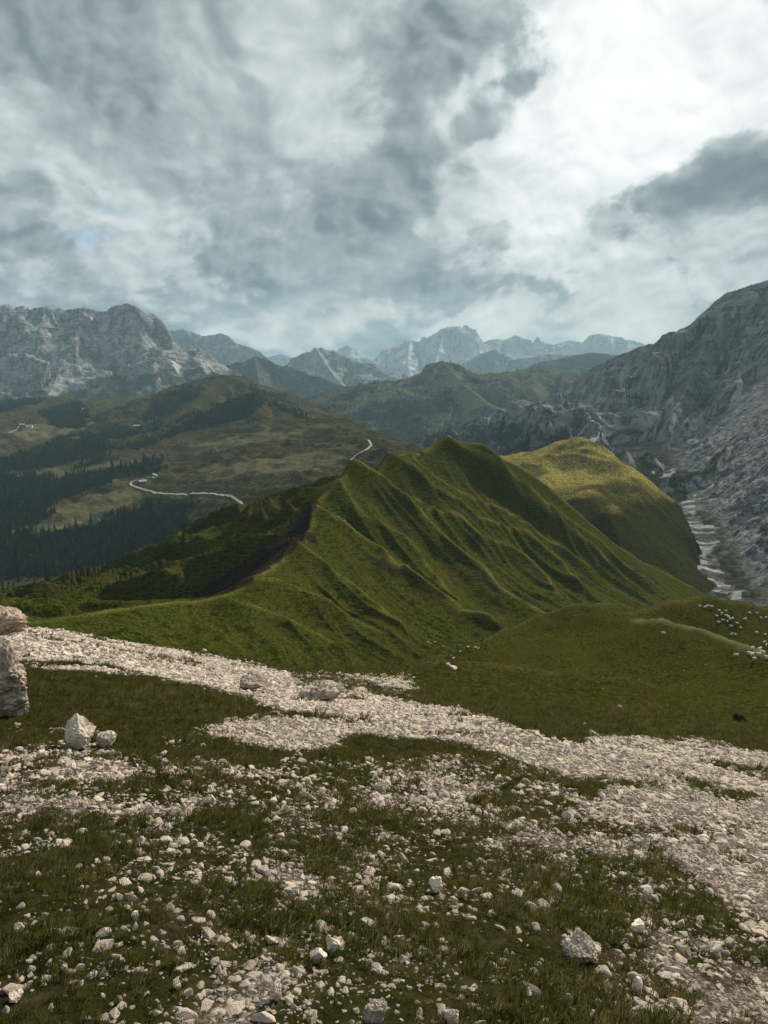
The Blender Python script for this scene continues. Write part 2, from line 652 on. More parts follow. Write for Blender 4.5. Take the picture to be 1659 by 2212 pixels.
def mat_rock(name, dark, mid, light, veg, sc, vegz=0.8, vegw=0.1, bump=9.0, vegattr=True, strata=0.5, forest=None):
    m, g, bs = material(name)
    co = g.coord()
    n1 = g.noise(co, 0.35 * sc, 5, 0.6)
    n2_ = g.noise(g.v('MULTIPLY', co, (1, 1, 0.55)), 1.6 * sc, 7, 0.7)
    wp = g.v('ADD', co, g.v('SCALE', g.comb(n2_, n1, n2_), None, 30.0 / sc * 0.01))
    st = g.noise(g.v('MULTIPLY', wp, (0.16, 0.16, 2.2)), 2.4 * sc, 6, 0.6)
    cr = g.noise(g.v('MULTIPLY', co, (1, 1, 0.4)), 1.1 * sc, 6, 0.6, 0.6)
    crack = g.step(g.m('ABSOLUTE', g.m('SUBTRACT', cr, 0.5)), 0.0, 0.035, 1.0, 0.0)
    f = g.m('ADD', g.m('MULTIPLY', n2_, 1 - strata * 0.6), g.m('MULTIPLY', st, strata * 0.6))
    col = g.ramp(f, [(0.38, dark), (0.48, mid), (0.58, light), (0.68, tuple(min(1, c * 1.3) for c in light))])
    col = g.mix(g.step(n1, 0.4, 0.65), col, g.mix(0.4, col, dark))
    col = g.mix(g.m('MULTIPLY', crack, 0.65), col, tuple(c * .35 for c in dark))
    sz = slope_z(g)
    vf = g.step(g.m('ADD', sz, g.m('MULTIPLY', g.m('SUBTRACT', n2_, 0.5), 0.7)), vegz - vegw, vegz + vegw)
    if vegattr:
        vf = g.m('MULTIPLY', vf, g.attr('veg'))
    col = g.mix(vf, col, g.mix(g.step(n2_, 0.35, 0.65), tuple(c * .55 for c in veg), tuple(c * 1.35 for c in veg)))
    scr = g.step(g.m('ADD', g.attr('scree'), g.m('MULTIPLY', g.m('SUBTRACT', n2_, 0.5), 1.1)), 0.42, 0.62)
    col = g.mix(scr, col, g.mix(g.step(n2_, 0.3, 0.7), tuple(c * .75 for c in light), tuple(min(1, c * 1.35) for c in light)))
    if forest is not None:
        col = g.mix(g.step(g.m('ADD', g.attr('wood'), g.m('MULTIPLY', g.m('SUBTRACT', n2_, 0.5), 1.2)), 0.4, 0.6), col, forest)
    g.put(bs.inputs['Base Color'], col)
    h = g.m('ADD', n2_, g.m('MULTIPLY', st, strata))
    h = g.m('SUBTRACT', h, g.m('MULTIPLY', crack, 0.25))
    g.put(bs.inputs['Normal'], g.bump(h, 1.0, bump))
    return m


def mat_stone(name, cols, sc=6.0, bump=0.02):
    m, g, bs = material(name)
    co = g.coord()
    rnd = g.node('ShaderNodeObjectInfo').outputs['Random']
    p = g.v('ADD', co, g.comb(g.m('MULTIPLY', rnd, 37.0), g.m('MULTIPLY', rnd, 11.0), 0.0))
    n_ = g.noise(p, sc, 7, 0.65)
    col = g.ramp(n_, [(0.3, cols[0]), (0.5, cols[1]), (0.68, cols[2])])
    hue = g.ramp(rnd, [(0.0, (1.0, .88, .76)), (0.3, (1, .96, .92)), (0.6, (.74, .69, .64)), (0.8, (.95, .92, .88)), (1.0, (1.15, 1.11, 1.04))])
    col = g.mix(1.0, col, hue, 'MULTIPLY')
    dk = g.noise(p, sc * 0.6, 4, 0.6, 0.4)
    col = g.mix(g.step(dk, 0.58, 0.72), col, g.mix(0.6, col, (.10, .09, .075)))
    g.put(bs.inputs['Base Color'], col)
    g.put(bs.inputs['Normal'], g.bump(n_, 0.9, bump))
    return m


def mat_blade(name, cols):
    m, g, bs = material(name)
    rnd = g.node('ShaderNodeObjectInfo').outputs['Random']
    col = g.ramp(rnd, [(0.0, cols[0]), (0.4, cols[1]), (0.75, cols[2]), (1.0, cols[3])])
    pn = g.noise(g.coord('Object'), 23.0, 2, 0.5)
    col = g.mix(g.step(pn, 0.4, 0.65), col, g.mix(0.5, col, cols[3]))
    g.put(bs.inputs['Base Color'], col)
    bs.inputs['Roughness'].default_value = 0.6
    tr = g.node('ShaderNodeBsdfTranslucent')
    g.put(tr.inputs['Color'], col)
    mx = g.node('ShaderNodeMixShader')
    mx.inputs[0].default_value = 0.42
    g.l.new(bs.outputs[0], mx.inputs[1])
    g.l.new(tr.outputs[0], mx.inputs[2])
    out = [n for n in m.node_tree.nodes if n.type == 'OUTPUT_MATERIAL'][0]
    g.l.new(mx.outputs[0], out.inputs[0])
    return m


def mat_plain(name, a, b, sc=3.0, rough=0.9):
    m, g, bs = material(name)
    n_ = g.noise(g.coord(), sc, 5, 0.6)
    g.put(bs.inputs['Base Color'], g.mix(g.step(n_, 0.35, 0.65), a, b))
    bs.inputs['Roughness'].default_value = rough
    return m


M_ground = mat_ground()
M_green = mat_green()
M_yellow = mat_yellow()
M_valley = mat_valley()
M_rock_r = mat_rock('grey_dolomite_rock', (.10, .10, .106), (.20, .199, .205), (.31, .308, .308), (.028, .031, .018), 0.02, 0.72, 0.12, 14.0)
M_rock_l = mat_rock('pale_dolomite_rock', (.16, .162, .165), (.27, .27, .268), (.37, .367, .36), (.050, .054, .034), 0.012, 0.72, 0.1, 26.0)
M_rubble = mat_rock('grey_rubble', (.08, .08, .083), (.19, .19, .19), (.30, .298, .29), (.034, .036, .018), 0.06, 0.9, 0.1, 5.0)
M_chill = mat_rock('forested_rock', (.06, .06, .056), (.13, .13, .118), (.20, .195, .18), (.070, .072, .036), 0.012, 0.75, 0.2, 14.0, True, 0.3, (.016, .022, .015))
M_far = mat_rock('distant_rock', (.17, .175, .18), (.23, .232, .232), (.30, .298, .29), (.06, .068, .048), 0.006, 0.72, 0.15, 30.0)
M_farwood = mat_rock('distant_wooded_slope', (.035, .04, .036), (.055, .06, .05), (.10, .10, .09), (.022, .030, .018), 0.008, 0.6, 0.2, 20.0)
M_snow = mat_rock('glacier_rock', (.36, .365, .37), (.42, .42, .42), (.50, .50, .50), (.06, .065, .05), 0.005, 0.9, 0.1, 35.0)
M_stone = mat_stone('limestone', [(.38, .31, .25), (.63, .55, .475), (.77, .70, .63)], 9.0, 0.02)
M_boulder = mat_stone('boulder_limestone', [(.20, .165, .135), (.48, .41, .345), (.66, .59, .52)], 4.0, 0.10)
M_tussock = mat_stone('dark_tussock', [(.012, .013, .006), (.03, .03, .015), (.07, .065, .045)], 4.0, 0.06)
M_blade = mat_blade('grass_blade', [(.020, .031, .006), (.042, .054, .009), (.078, .078, .016), (.16, .135, .050)])
M_dry = mat_blade('dry_grass_blade', [(.06, .05, .02), (.10, .08, .035), (.16, .13, .06), (.20, .165, .085)])
def mat_needles():
    m, g, bs = material('spruce_needles')
    rnd = g.node('ShaderNodeObjectInfo').outputs['Random']
    n_ = g.noise(g.coord(), 9.0, 3, 0.6)
    col = g.mix(g.step(n_, 0.35, 0.65), (.008, .014, .009), (.024, .036, .018))
    g.put(bs.inputs['Base Color'], g.mix(1.0, col, g.ramp(rnd, [(0.0, (.6, .7, .7)), (0.6, (1.0, 1.0, .9)), (1.0, (1.9, 1.6, 1.0))]), 'MULTIPLY'))
    return m


M_needle = mat_needles()
M_bark = mat_plain('spruce_bark', (.035, .026, .02), (.06, .045, .035), 2.0)
M_path = mat_plain('white_gravel_path', (.33, .315, .29), (.44, .42, .39), 0.4)
M_wool = mat_plain('sheep_wool', (.62, .60, .54), (.76, .74, .68), 6.0)
M_skin = mat_plain('sheep_face', (.45, .42, .37), (.55, .52, .47), 6.0)
M_wood = mat_plain('weathered_timber', (.10, .075, .055), (.17, .13, .10), 1.5)
M_roof = mat_plain('pale_shingle_roof', (.34, .33, .31), (.46, .45, .43), 1.2, 0.7)
M_render = mat_plain('white_wall_render', (.60, .59, .56), (.70, .69, .66), 0.8)
M_dark = mat_plain('dark_pane', (.02, .022, .025), (.04, .042, .045), 2.0, 0.3)
M_floor = mat_plain('valley_floor', (.016, .022, .015), (.03, .036, .02), 0.01)
#ENDMATERIALS

# ================================================================== TERRAIN
# ---- near slope with the scree, the mound and the sheep spur
FG = []
for azd in (-75, -50, -27, -12, 0, 12, 27, 50, 75):
    s = np.interp(azd, [-75, -27, 0, 27, 75], [.285, .29, .375, .40, .40])
    for r in (0.6, 1.5, 4, 9, 16):
        FG.append((math.radians(azd), r, s))


def fgp(vx, vy, r):
    p = P(vx, vy, r)
    FG.append((math.atan2(p[0], p[1]), r, (-p[2] - 1.6) / r))


for q in [(60, 1357, 45), (250, 1386, 48), (400, 1408, 52), (560, 1434, 58), (700, 1455, 65), (860, 1462, 72),
          (60, 1400, 26), (300, 1430, 28), (560, 1475, 32), (860, 1505, 34),
          (1050, 1456, 100), (950, 1464, 85), (1200, 1484, 95), (1350, 1505, 90), (1500, 1525, 80), (1659, 1545, 70),
          (1050, 1500, 52), (1250, 1540, 42), (1450, 1570, 36), (1659, 1600, 30),
          # hollow behind the mound and the gully head
          (1100, 1436, 160), (1000, 1436, 185), (1200, 1458, 142), (1300, 1468, 138), (1450, 1482, 128), (1600, 1512, 108),
          # spur: crest towards the far side
          (1020, 1418, 212), (1100, 1388, 215), (1180, 1352, 222), (1260, 1333, 230), (1400, 1324, 240), (1530, 1311, 250), (1600, 1322, 268), (1659, 1338, 290),
          # near rib of the spur
          (1430, 1372, 185), (1530, 1402, 168), (1600, 1434, 156), (1659, 1460, 148), (1330, 1400, 172), (1380, 1380, 190),
          # hollow with the flock between the two
          (1530, 1388, 218), (1600, 1415, 212), (1659, 1440, 205), (1470, 1362, 215)]:
    fgp(*q)
# hidden ground beyond the visible edges
for azd, r, z in [(-24, 80, -31), (-24, 130, -58), (-24, 185, -76), (-24, 330, -125), (-15, 100, -43), (-15, 140, -60), (-15, 200, -84), (-15, 330, -140), (-5, 110, -50), (-5, 150, -66), (-4, 205, -88), (-4, 330, -150),
                  (3, 240, -101), (5, 330, -160), (10, 270, -112), (12, 340, -165), (18, 290, -120), (20, 350, -160), (26, 345, -135), (45, 350, -150), (60, 350, -150), (45, 150, -64),
                  (-40, 60, -20), (-40, 120, -48), (-50, 330, -130), (-75, 330, -130), (75, 330, -140), (-60, 120, -46), (60, 120, -50)]:
    FG.append((math.radians(azd), r, (-z - 1.6) / r))
FG = np.array(FG)
tps_fg = TPS(np.column_stack([FG[:, 0] * 2.2, np.log(FG[:, 1])]), FG[:, 2], 1e-4)
ground = HF(-62, 62, 620, 0.7, 350, 480)


def fg_height(x, y, r, a):
    z = -1.6 - r * tps_fg(a * 2.2, np.log(r))
    far = sstep(r, 40, 110)
    z = z + fbm(x / 9, y / 9, 4, 3) * (0.12 + 0.5 * far) * sstep(r, 2, 20)
    z = z + fbm(x / 1.1, y / 1.1, 4, 9) * (0.045 + 0.12 * far)
    z = z + far * 0.35 * ridged(x / 14, y / 14, 3, 5)
    return z


ground.Z = fg_height(ground.X, ground.Y, ground.R, ground.A)
spur_lines = []
for pts_, amp_, w_a in [([(1010, 1428), (1060, 1404), (1120, 1378), (1180, 1352), (1230, 1338), (1290, 1335), (1360, 1328), (1430, 1322), (1500, 1316), (1540, 1316), (1600, 1326), (1657, 1342)], 4.2, 20.0),
                        ([(1380, 1372), (1430, 1376), (1480, 1390), (1530, 1406), (1600, 1438), (1657, 1464)], 4.2, 17.0),
                        ([(930, 1468), (990, 1460), (1050, 1460), (1120, 1472), (1200, 1488), (1300, 1502), (1400, 1514)], 1.8, 11.0)]:
    l3 = [cast(q[0], q[1], [ground], 40, 349) for q in pts_]
    l3 = [(p[0], p[1]) for p in l3 if p is not None]
    spur_lines.append((l3, amp_, w_a))
for l3, amp_, w_a in spur_lines:
    d_, sg_, sl_ = polydist(ground.X + fbm(ground.X / 12, ground.Y / 12, 3, 12) * 1.5, ground.Y, l3)
    ground.Z += amp_ * np.clip(1 - d_ / w_a, 0, 1) ** 1.3
    ground.Z -= amp_ * .8 * np.exp(-((d_ - w_a * 1.5) / (w_a * .7)) ** 2) * (sg_ > 0) * sstep(ground.R, 60, 90)

# ---- the ribbed green hill
Z5 = lambda x, y: (604.9 + .3646 * x, 933.2 + .3646 * y)
crest = [(-260, 1385, 150), (45, 1343, 172), (200, 1324, 185), (330, 1306, 198), (440, 1298, 208), (500, 1283, 216), (560, 1243, 240), (605, 1210, 262), (641, 1182, 282), (672, 1135, 315),
         (681, 1083, 350), (732, 1046, 372), (765, 1020, 390), (805, 1026, 405), (838, 998, 425), (882, 990, 445), (933, 964, 470), (960, 957, 480), (988, 962, 486),
         (1042, 978, 492), (1090, 992, 498), (1140, 1018, 505), (1180, 1047, 512), (1250, 1107, 525), (1330, 1176, 545), (1420, 1230, 570), (1500, 1270, 590), (1550, 1305, 600), (1700, 1420, 620)]
crest3 = [P(*c) for c in crest]
face = list(crest3) + [P(*q) for q in [
    (100, 1362, 160), (200, 1365, 160), (300, 1372, 165), (400, 1385, 168), (500, 1400, 172), (600, 1420, 175), (700, 1438, 180), (800, 1448, 190), (900, 1438, 203), (960, 1428, 215),
    (1030, 1408, 240), (1100, 1382, 268), (1180, 1355, 305), (1260, 1335, 350), (1400, 1325, 420), (1500, 1312, 500),
    (500, 1340, 195), (600, 1340, 208), (700, 1360, 212), (800, 1380, 222), (900, 1370, 240),
    (620, 1260, 240), (700, 1260, 256), (800, 1290, 265), (900, 1290, 285), (1000, 1320, 290), (1100, 1320, 320),
    (740, 1170, 305), (800, 1200, 315), (900, 1220, 330), (1000, 1240, 345), (1100, 1260, 365), (1200, 1280, 390),
    (780, 1090, 360), (860, 1100, 378), (950, 1120, 398), (1050, 1150, 420), (1150, 1180, 440), (1250, 1220, 465), (1350, 1260, 490),
    (900, 1030, 430), (980, 1030, 452), (1060, 1060, 470), (1150, 1100, 486), (1240, 1150, 503)]]
face += [np.array(q) for q in [(-120, 90, -88), (0, 130, -110), (90, 150, -140), (200, 300, -200), (330, 480, -230)]]
face = np.array(face)
back = list(crest3) + [P(*q) for q in [
    (690, 1062, 420), (620, 1090, 450), (540, 1122, 475), (440, 1162, 490), (300, 1232, 470), (200, 1270, 440), (80, 1302, 420), (-60, 1330, 400),
    (600, 1150, 360), (520, 1200, 350), (420, 1250, 330), (300, 1290, 300), (180, 1310, 300), (60, 1330, 300)]]
for q in [(700, 1058, 440), (620, 1090, 450), (540, 1122, 475), (440, 1162, 490), (300, 1232, 470), (200, 1270, 440), (80, 1302, 420)]:
    p = P(*q)
    k = (q[2] + 90) / q[2]
    back.append(np.array([p[0] * k - 25, p[1] * k, p[2] * k - 45]))
for q in [(838, 1000, 425), (900, 980, 450), (960, 957, 480), (1090, 992, 498), (1250, 1107, 525), (1420, 1230, 570), (1550, 1305, 600)]:
    p = P(*q)
    k = (q[2] + 110) / q[2]
    back.append(np.array([p[0] * k, p[1] * k, p[2] - 62]))
back = np.array(back)
tps_face = TPS(face[:, :2] / 100, face[:, 2], 1e-3)
tps_back = TPS(back[:, :2] / 100, back[:, 2], 1e-3)
hill = HF(-36, 36, 760, 140, 700, 470)
d_c, side_c, s_c = polydist(hill.X, hill.Y, [(p[0], p[1]) for p in crest3])
# crest runs left to right: positive side = beyond the crest
sd = d_c * side_c
zf = tps_face(hill.X / 100, hill.Y / 100)
zb = tps_back(hill.X / 100, hill.Y / 100)
hill.Z = np.where(sd > 0, zb, zf)
ribs_v = [[(760, 170), (800, 240), (960, 330), (1100, 400), (1260, 460), (1450, 560), (1659, 700), (1800, 800)],
          [(640, 180), (780, 270), (900, 370), (1050, 440), (1170, 530), (1310, 580), (1500, 650), (1659, 790), (1760, 900)],
          [(440, 240), (600, 330), (720, 440), (850, 550), (960, 660), (1080, 760), (1180, 850), (1290, 960), (1440, 1060), (1600, 1150)],
          [(820, 480), (1070, 530), (1180, 630), (1330, 690), (1450, 760), (1560, 880), (1659, 1000)],
          [(205, 530), (330, 590), (470, 680), (600, 760), (700, 850), (800, 900), (900, 990), (1100, 1130), (1250, 1180)],
          [(350, 330), (480, 500), (620, 580), (760, 660), (850, 770), (950, 900), (1080, 1010)],
          [(80, 690), (200, 780), (350, 880), (450, 980), (560, 1060), (700, 1160)],
          [(-150, 950), (0, 950), (150, 1010), (350, 1090), (500, 1160), (620, 1220)],
          [(-300, 1060), (-150, 1080), (0, 1140), (200, 1220), (330, 1290)],
          [(1000, 80), (1130, 180), (1280, 260), (1400, 380), (1659, 560), (1900, 760), (2100, 930)],
          [(1200, 150), (1350, 300), (1500, 420), (1659, 520), (1900, 690), (2150, 870)]]
rib_amp = [3.2, 3.6, 5.0, 3.2, 4.6, 2.4, 3.0, 2.6, 1.8, 3.4, 3.0]
rib = np.zeros(hill.Z.shape)
base = HF.__new__(HF)
base.__dict__.update(hill.__dict__)
base.Z = zf.copy()
for pts, amp in zip(ribs_v, rib_amp):
    w3 = []
    for q in pts:
        h_ = cast(*Z5(*q), [base], 145, 690, 1500)
        if h_ is not None:
            w3.append((h_[0], h_[1]))
    if len(w3) < 2:
        continue
    wx = hill.X + fbm(hill.X / 55, hill.Y / 55, 3, 31) * 3.0
    wy = hill.Y + fbm(hill.X / 55, hill.Y / 55, 3, 41) * 3.0
    d, sgn, sl = polydist(wx, wy, w3)
    ends = sstep(sl, 0, 20)
    w_l, w_r = 8.0 + amp * 2.4, 6.0 + amp * 2.2
    wid = np.where(sgn > 0, w_r, w_l)
    prof = np.clip(1 - d / wid, 0, 1) ** 1.25
    on = (sd < 2)
    hill.Z += np.where(on, amp * 1.65 * prof, 0)
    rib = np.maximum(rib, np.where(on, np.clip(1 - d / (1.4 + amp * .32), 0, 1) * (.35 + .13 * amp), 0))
hill.Z -= np.where(sd < 0, 2.2 * sstep(-sd, 2, 30), 0)
crest_line = np.clip(1 - d_c / 3.0, 0, 1)
# gullies on the left flank run down and to the left
fl = sstep(sd, 2, 30)
ux = (hill.X * 0.6 - hill.Y * 0.8)
uy = (hill.X * 0.8 + hill.Y * 0.6)
gul = ridged(ux / 34 + fbm(hill.X / 60, hill.Y / 60, 3, 8) * .5, uy / 190, 4, 17)
hill.Z += fl * (gul - 1.0) * 15.0
minor = ridged((hill.X * .74 + hill.Y * .67) / 13 + fbm(hill.X / 80, hill.Y / 80, 2, 4) * .7, (hill.X * .67 - hill.Y * .74) / 130, 2, 23, .45)
hill.Z += (1 - fl) * (minor - .8) * 2.0 * sstep(d_c, 2, 25)
hill.Z += fbm(hill.X / 16, hill.Y / 16, 5, 51) * 0.45 + fbm(hill.X / 2.5, hill.Y / 2.5, 3, 52) * 0.16
# terracettes: narrow treads that follow the contour
tz = hill.Z / 2.1 + fbm(hill.X / 22, hill.Y / 22, 3, 77) * 1.3
tr = tz - np.floor(tz)
hill.Z += (np.clip(tr * 1.4, 0, 1) - tr) * 1.0 * sstep(fbm(hill.X / 45, hill.Y / 45, 2, 71), -.5, .3)

# ---- valley and grazed ridge on the left
LV = [(0, 1330, 600), (0, 1300, 780), (100, 1275, 860), (250, 1242, 860), (350, 1195, 900), (450, 1152, 930), (540, 1108, 980), (620, 1078, 980), (700, 1050, 960), (180, 1255, 880),
      (0, 1220, 1050), (150, 1200, 1050), (300, 1150, 1060), (420, 1110, 1080), (0, 1150, 1250), (110, 1142, 1230), (200, 1125, 1230), (300, 1092, 1230), (400, 1068, 1190), (500, 1070, 1090),
      (110, 1095, 1400), (200, 1065, 1430), (280, 1046, 1400), (308, 1041, 1400), (360, 1030, 1420), (0, 1090, 1500), (0, 1020, 1850), (150, 1028, 1700), (250, 1005, 1680), (330, 1000, 1620), (400, 1000, 1500),
      (500, 1000, 1350), (600, 1000, 1230), (700, 1000, 1130), (790, 978, 1120), (850, 968, 1100), (900, 975, 1050), (450, 955, 1680), (550, 930, 1640), (640, 915, 1600), (715, 904, 1560), (760, 914, 1480), (800, 934, 1380), (850, 950, 1280), (900, 965, 1180),
      (980, 1000, 1100), (700, 940, 1400), (600, 960, 1420), (780, 950, 1250),
      (0, 950, 2300), (150, 950, 2200), (300, 935, 2150), (100, 900, 2700), (0, 888, 3000), (200, 880, 2900), (300, 895, 2600), (420, 880, 2600), (500, 880, 2500), (-200, 1200, 1200), (-200, 1000, 1900), (-200, 900, 3000), (-200, 1330, 700)]
lv = []
for q in LV:
    p = P(*q)
    lv.append((math.atan2(p[0], p[1]), q[2], p[2] / q[2]))
for azd, r, z in [(-2, 1900, -165), (0, 1700, -190), (-4, 2300, -190), (3, 1500, -200), (6, 1400, -210), (-1, 2600, -260), (5, 2600, -330), (-8, 3000, -230), (-14, 3300, -150), (-25, 3500, -120), (-35, 3500, -120),
                  (-30, 480, -165), (-20, 520, -175), (-10, 650, -180), (0, 750, -150), (8, 800, -180), (8, 1100, -170)]:
    lv.append((math.radians(azd), r, z / r))
lv = np.array(lv)
tps_lv = TPS(np.column_stack([lv[:, 0] * 2.0, np.log(lv[:, 1])]), lv[:, 2], 1e-5)
valley = HF(-36, 9, 560, 470, 3400, 440)
valley.Z = valley.R * tps_lv(valley.A * 2.0, np.log(valley.R))
str_ = fbm((valley.X * .75 + valley.Y * .66) / 60, (valley.X * .66 - valley.Y * .75) / 300, 4, 61)
valley.Z += str_ * 5.0 + fbm(valley.X / 45, valley.Y / 45, 5, 62) * 3.5 + (ridged(valley.X / 120, valley.Y / 120, 4, 66) - 1) * 5

# ---- two darker hills behind the grazed ridge
def RN(spec):
    return [P(*q) for q in spec]


def ridge_field(hf, lines, prof, warp, wl, gully, gl, rough, rl, seed, gd=60.0, stretch=7.0, cj=0.0):
    wx = hf.X + fbm(hf.X / wl, hf.Y / wl, 4, seed) * warp
    wy = hf.Y + fbm(hf.X / wl + 40, hf.Y / wl, 4, seed + 1) * warp
    # keep the crest itself where it is: fade the warp in with distance
    _, _, D0 = ridge_net(hf.X, hf.Y, lines, prof)
    k = sstep(D0, 0, gd * 2)
    wx = hf.X + (wx - hf.X) * k
    wy = hf.Y + (wy - hf.Y) * k
    H, S, D = ridge_net(wx, wy, lines, prof)
    gu = ridged(S / gl + fbm(hf.X / (gl * 2), hf.Y / (gl * 2), 3, seed + 2) * .35, D / (gl * stretch), 4, seed + 3)
    H = H + (gu - 1.0) * gully * sstep(D, 0, gd)
    rr = ridged(hf.X / rl, hf.Y / rl, 6, seed + 4, 0.55)
    H = H + (rr - 1.0) * rough * (0.08 + 0.92 * sstep(D, 0, gd))
    if cj:
        H = H + fbm(S / cj[1], S * 0 + 3.3, 4, seed + 5) * cj[0] * (1 - sstep(D, 0, gd * 1.5))
    hf.Z = H
    return S, D, gu


hill_l = HF(-22, -3, 300, 1900, 3500, 170)
ridge_field(hill_l, [RN([(250, 885, 2500), (330, 852, 2550), (420, 826, 2620), (480, 809, 2660), (540, 822, 2600), (600, 845, 2500), (650, 880, 2350), (690, 912, 2200)]),
                     RN([(480, 809, 2660), (440, 850, 2450), (420, 880, 2300)])],
            [(0, 0), (30, 6), (200, 75), (700, 190), (1200, 330)], 60, 200, 14, 110, 7, 120, 101)
hill_m = HF(-20, -3, 300, 1500, 2700, 170)
ridge_field(hill_m, [RN([(330, 945, 1950), (400, 912, 2000), (475, 875, 2060), (520, 858, 2090), (550, 850, 2100), (590, 864, 2050), (625, 885, 1950), (655, 903, 1850), (690, 918, 1760)]),
                     RN([(550, 850, 2100), (560, 890, 1900), (600, 915, 1780)])],
            [(0, 0), (25, 8), (150, 62), (500, 150), (1000, 330)], 45, 160, 12, 90, 6, 90, 131)

# ---- left mountain
mount_l = HF(-36, -9, 520, 2700, 6600, 300, False)
Sl, Dl, Gl = ridge_field(mount_l, [RN([(-350, 690, 5000), (-150, 672, 5000), (0, 676, 4950), (40, 668, 4950), (75, 663, 4950), (105, 661, 4950), (140, 667, 4950), (180, 663, 4950), (215, 671, 4900), (233, 672, 4850), (243, 660, 4850), (258, 657, 4850), (276, 655, 4850), (296, 664, 4800), (312, 680, 4780), (325, 702, 4750), (345, 728, 4700), (362, 755, 4650), (376, 778, 4600), (410, 793, 4500), (470, 806, 4300), (540, 830, 4000)])],
                          [(0, 0), (60, 50), (260, 210), (700, 420), (1100, 520), (2500, 700)], 150, 500, 74, 260, 20, 330, 151, 150, 6.0, (6, 60))
mount_b = HF(-36, -20, 160, 5600, 8200, 70, False)
ridge_field(mount_b, [RN([(-300, 640, 7000), (-100, 660, 7000), (0, 656, 7000), (25, 655, 7000), (36, 661, 7000), (50, 655, 7000), (62, 662, 7000), (90, 690, 7000), (200, 760, 7000)])],
            [(0, 0), (100, 200), (400, 400), (1500, 800)], 100, 500, 50, 200, 30, 300, 171, 100, 6.0, (8, 60))

# ---- right mountain
mount_r = HF(-1, 46, 600, 950, 3500, 440, False)
Sr, Dr, Gr = ridge_field(mount_r, [RN([(2150, 480, 2300), (1900, 530, 2250), (1750, 570, 2200), (1659, 603, 2200), (1630, 615, 2200), (1600, 622, 2220), (1572, 632, 2240), (1546, 648, 2260), (1530, 664, 2280), (1523, 684, 2300), (1490, 702, 2340), (1462, 718, 2380), (1436, 739, 2420), (1400, 744, 2480), (1370, 752, 2520), (1340, 763, 2560), (1310, 778, 2600), (1280, 793, 2620), (1250, 814, 2620), (1215, 838, 2620), (1190, 860, 2600), (1140, 878, 2580), (1100, 890, 2560), (1060, 915, 2500), (1030, 940, 2440), (985, 968, 2350), (930, 1000, 2250), (830, 1060, 2150)]),
                               RN([(1523, 684, 2300), (1520, 760, 2050), (1480, 840, 1850), (1440, 920, 1650)]),
                               RN([(1700, 590, 2200), (1680, 740, 1900), (1659, 850, 1700)]),
                               RN([(1310, 778, 2600), (1300, 850, 2350), (1260, 920, 2150)])],
                          [(0, 0), (40, 55), (160, 220), (330, 325), (700, 425), (1400, 570)], 110, 300, 92, 170, 14, 170, 201, 120, 8.0, (4, 60))

cz = mount_r.Z / 42 + fbm(mount_r.X / 160, mount_r.Y / 160, 3, 207) * .9
cf = cz - np.floor(cz)
mount_r.Z += (sstep(cf, .2, .8) - cf) * 16 * sstep(Dr, 20, 80) * sstep(-Dr, -430, -280)

# ---- floor and rubble slope of the right valley
RV = [(1420, 1112, 980), (1480, 1112, 1000), (1440, 1180, 830), (1500, 1240, 720), (1600, 1302, 620), (1659, 1325, 590), (1580, 1240, 740), (1659, 1250, 690), (1560, 1170, 860), (1659, 1160, 820), (1659, 1060, 980), (1600, 1070, 1030), (1540, 1090, 1040), (1500, 1062, 1150),
      (1659, 950, 1250), (1600, 1000, 1200), (1480, 1048, 1220), (1400, 1035, 1320), (1300, 1005, 1500), (1200, 990, 1700), (1100, 985, 1900), (1000, 985, 2100), (1450, 1000, 1450), (1350, 960, 1700)]
rv = []
for q in RV:
    p = P(*q)
    rv.append((math.atan2(p[0], p[1]), q[2], p[2] / q[2]))
for azd, r, z in [(12, 500, -205), (20, 450, -200), (30, 450, -195), (40, 500, -160), (40, 900, -100), (40, 1400, 40), (10, 700, -205), (5, 900, -210), (5, 1500, -240), (8, 1200, -215), (30, 1500, 0), (2, 2200, -250)]:
    rv.append((math.radians(azd), r, z / r))
rv = np.array(rv)
tps_rv = TPS(np.column_stack([rv[:, 0] * 2.0, np.log(rv[:, 1])]), rv[:, 2], 1e-4)
rubble = HF(3, 42, 400, 430, 1750, 300)
rubble.Z = rubble.R * tps_rv(rubble.A * 2.0, np.log(rubble.R))
v_x, v_y = project(rubble.X, rubble.Y, rubble.Z)
rk = sstep(v_x - .63 * (v_y - 1110), 1515, 1600) * sstep(v_y, 850, 960)
rub_r = ridged(rubble.X / 55 + fbm(rubble.X / 80, rubble.Y / 80, 3, 7), rubble.Y / 55, 6, 221, 0.6)
rubble.Z += fbm(rubble.X / 60, rubble.Y / 60, 5, 220) * 4 + rk * (rub_r - .9) * 6

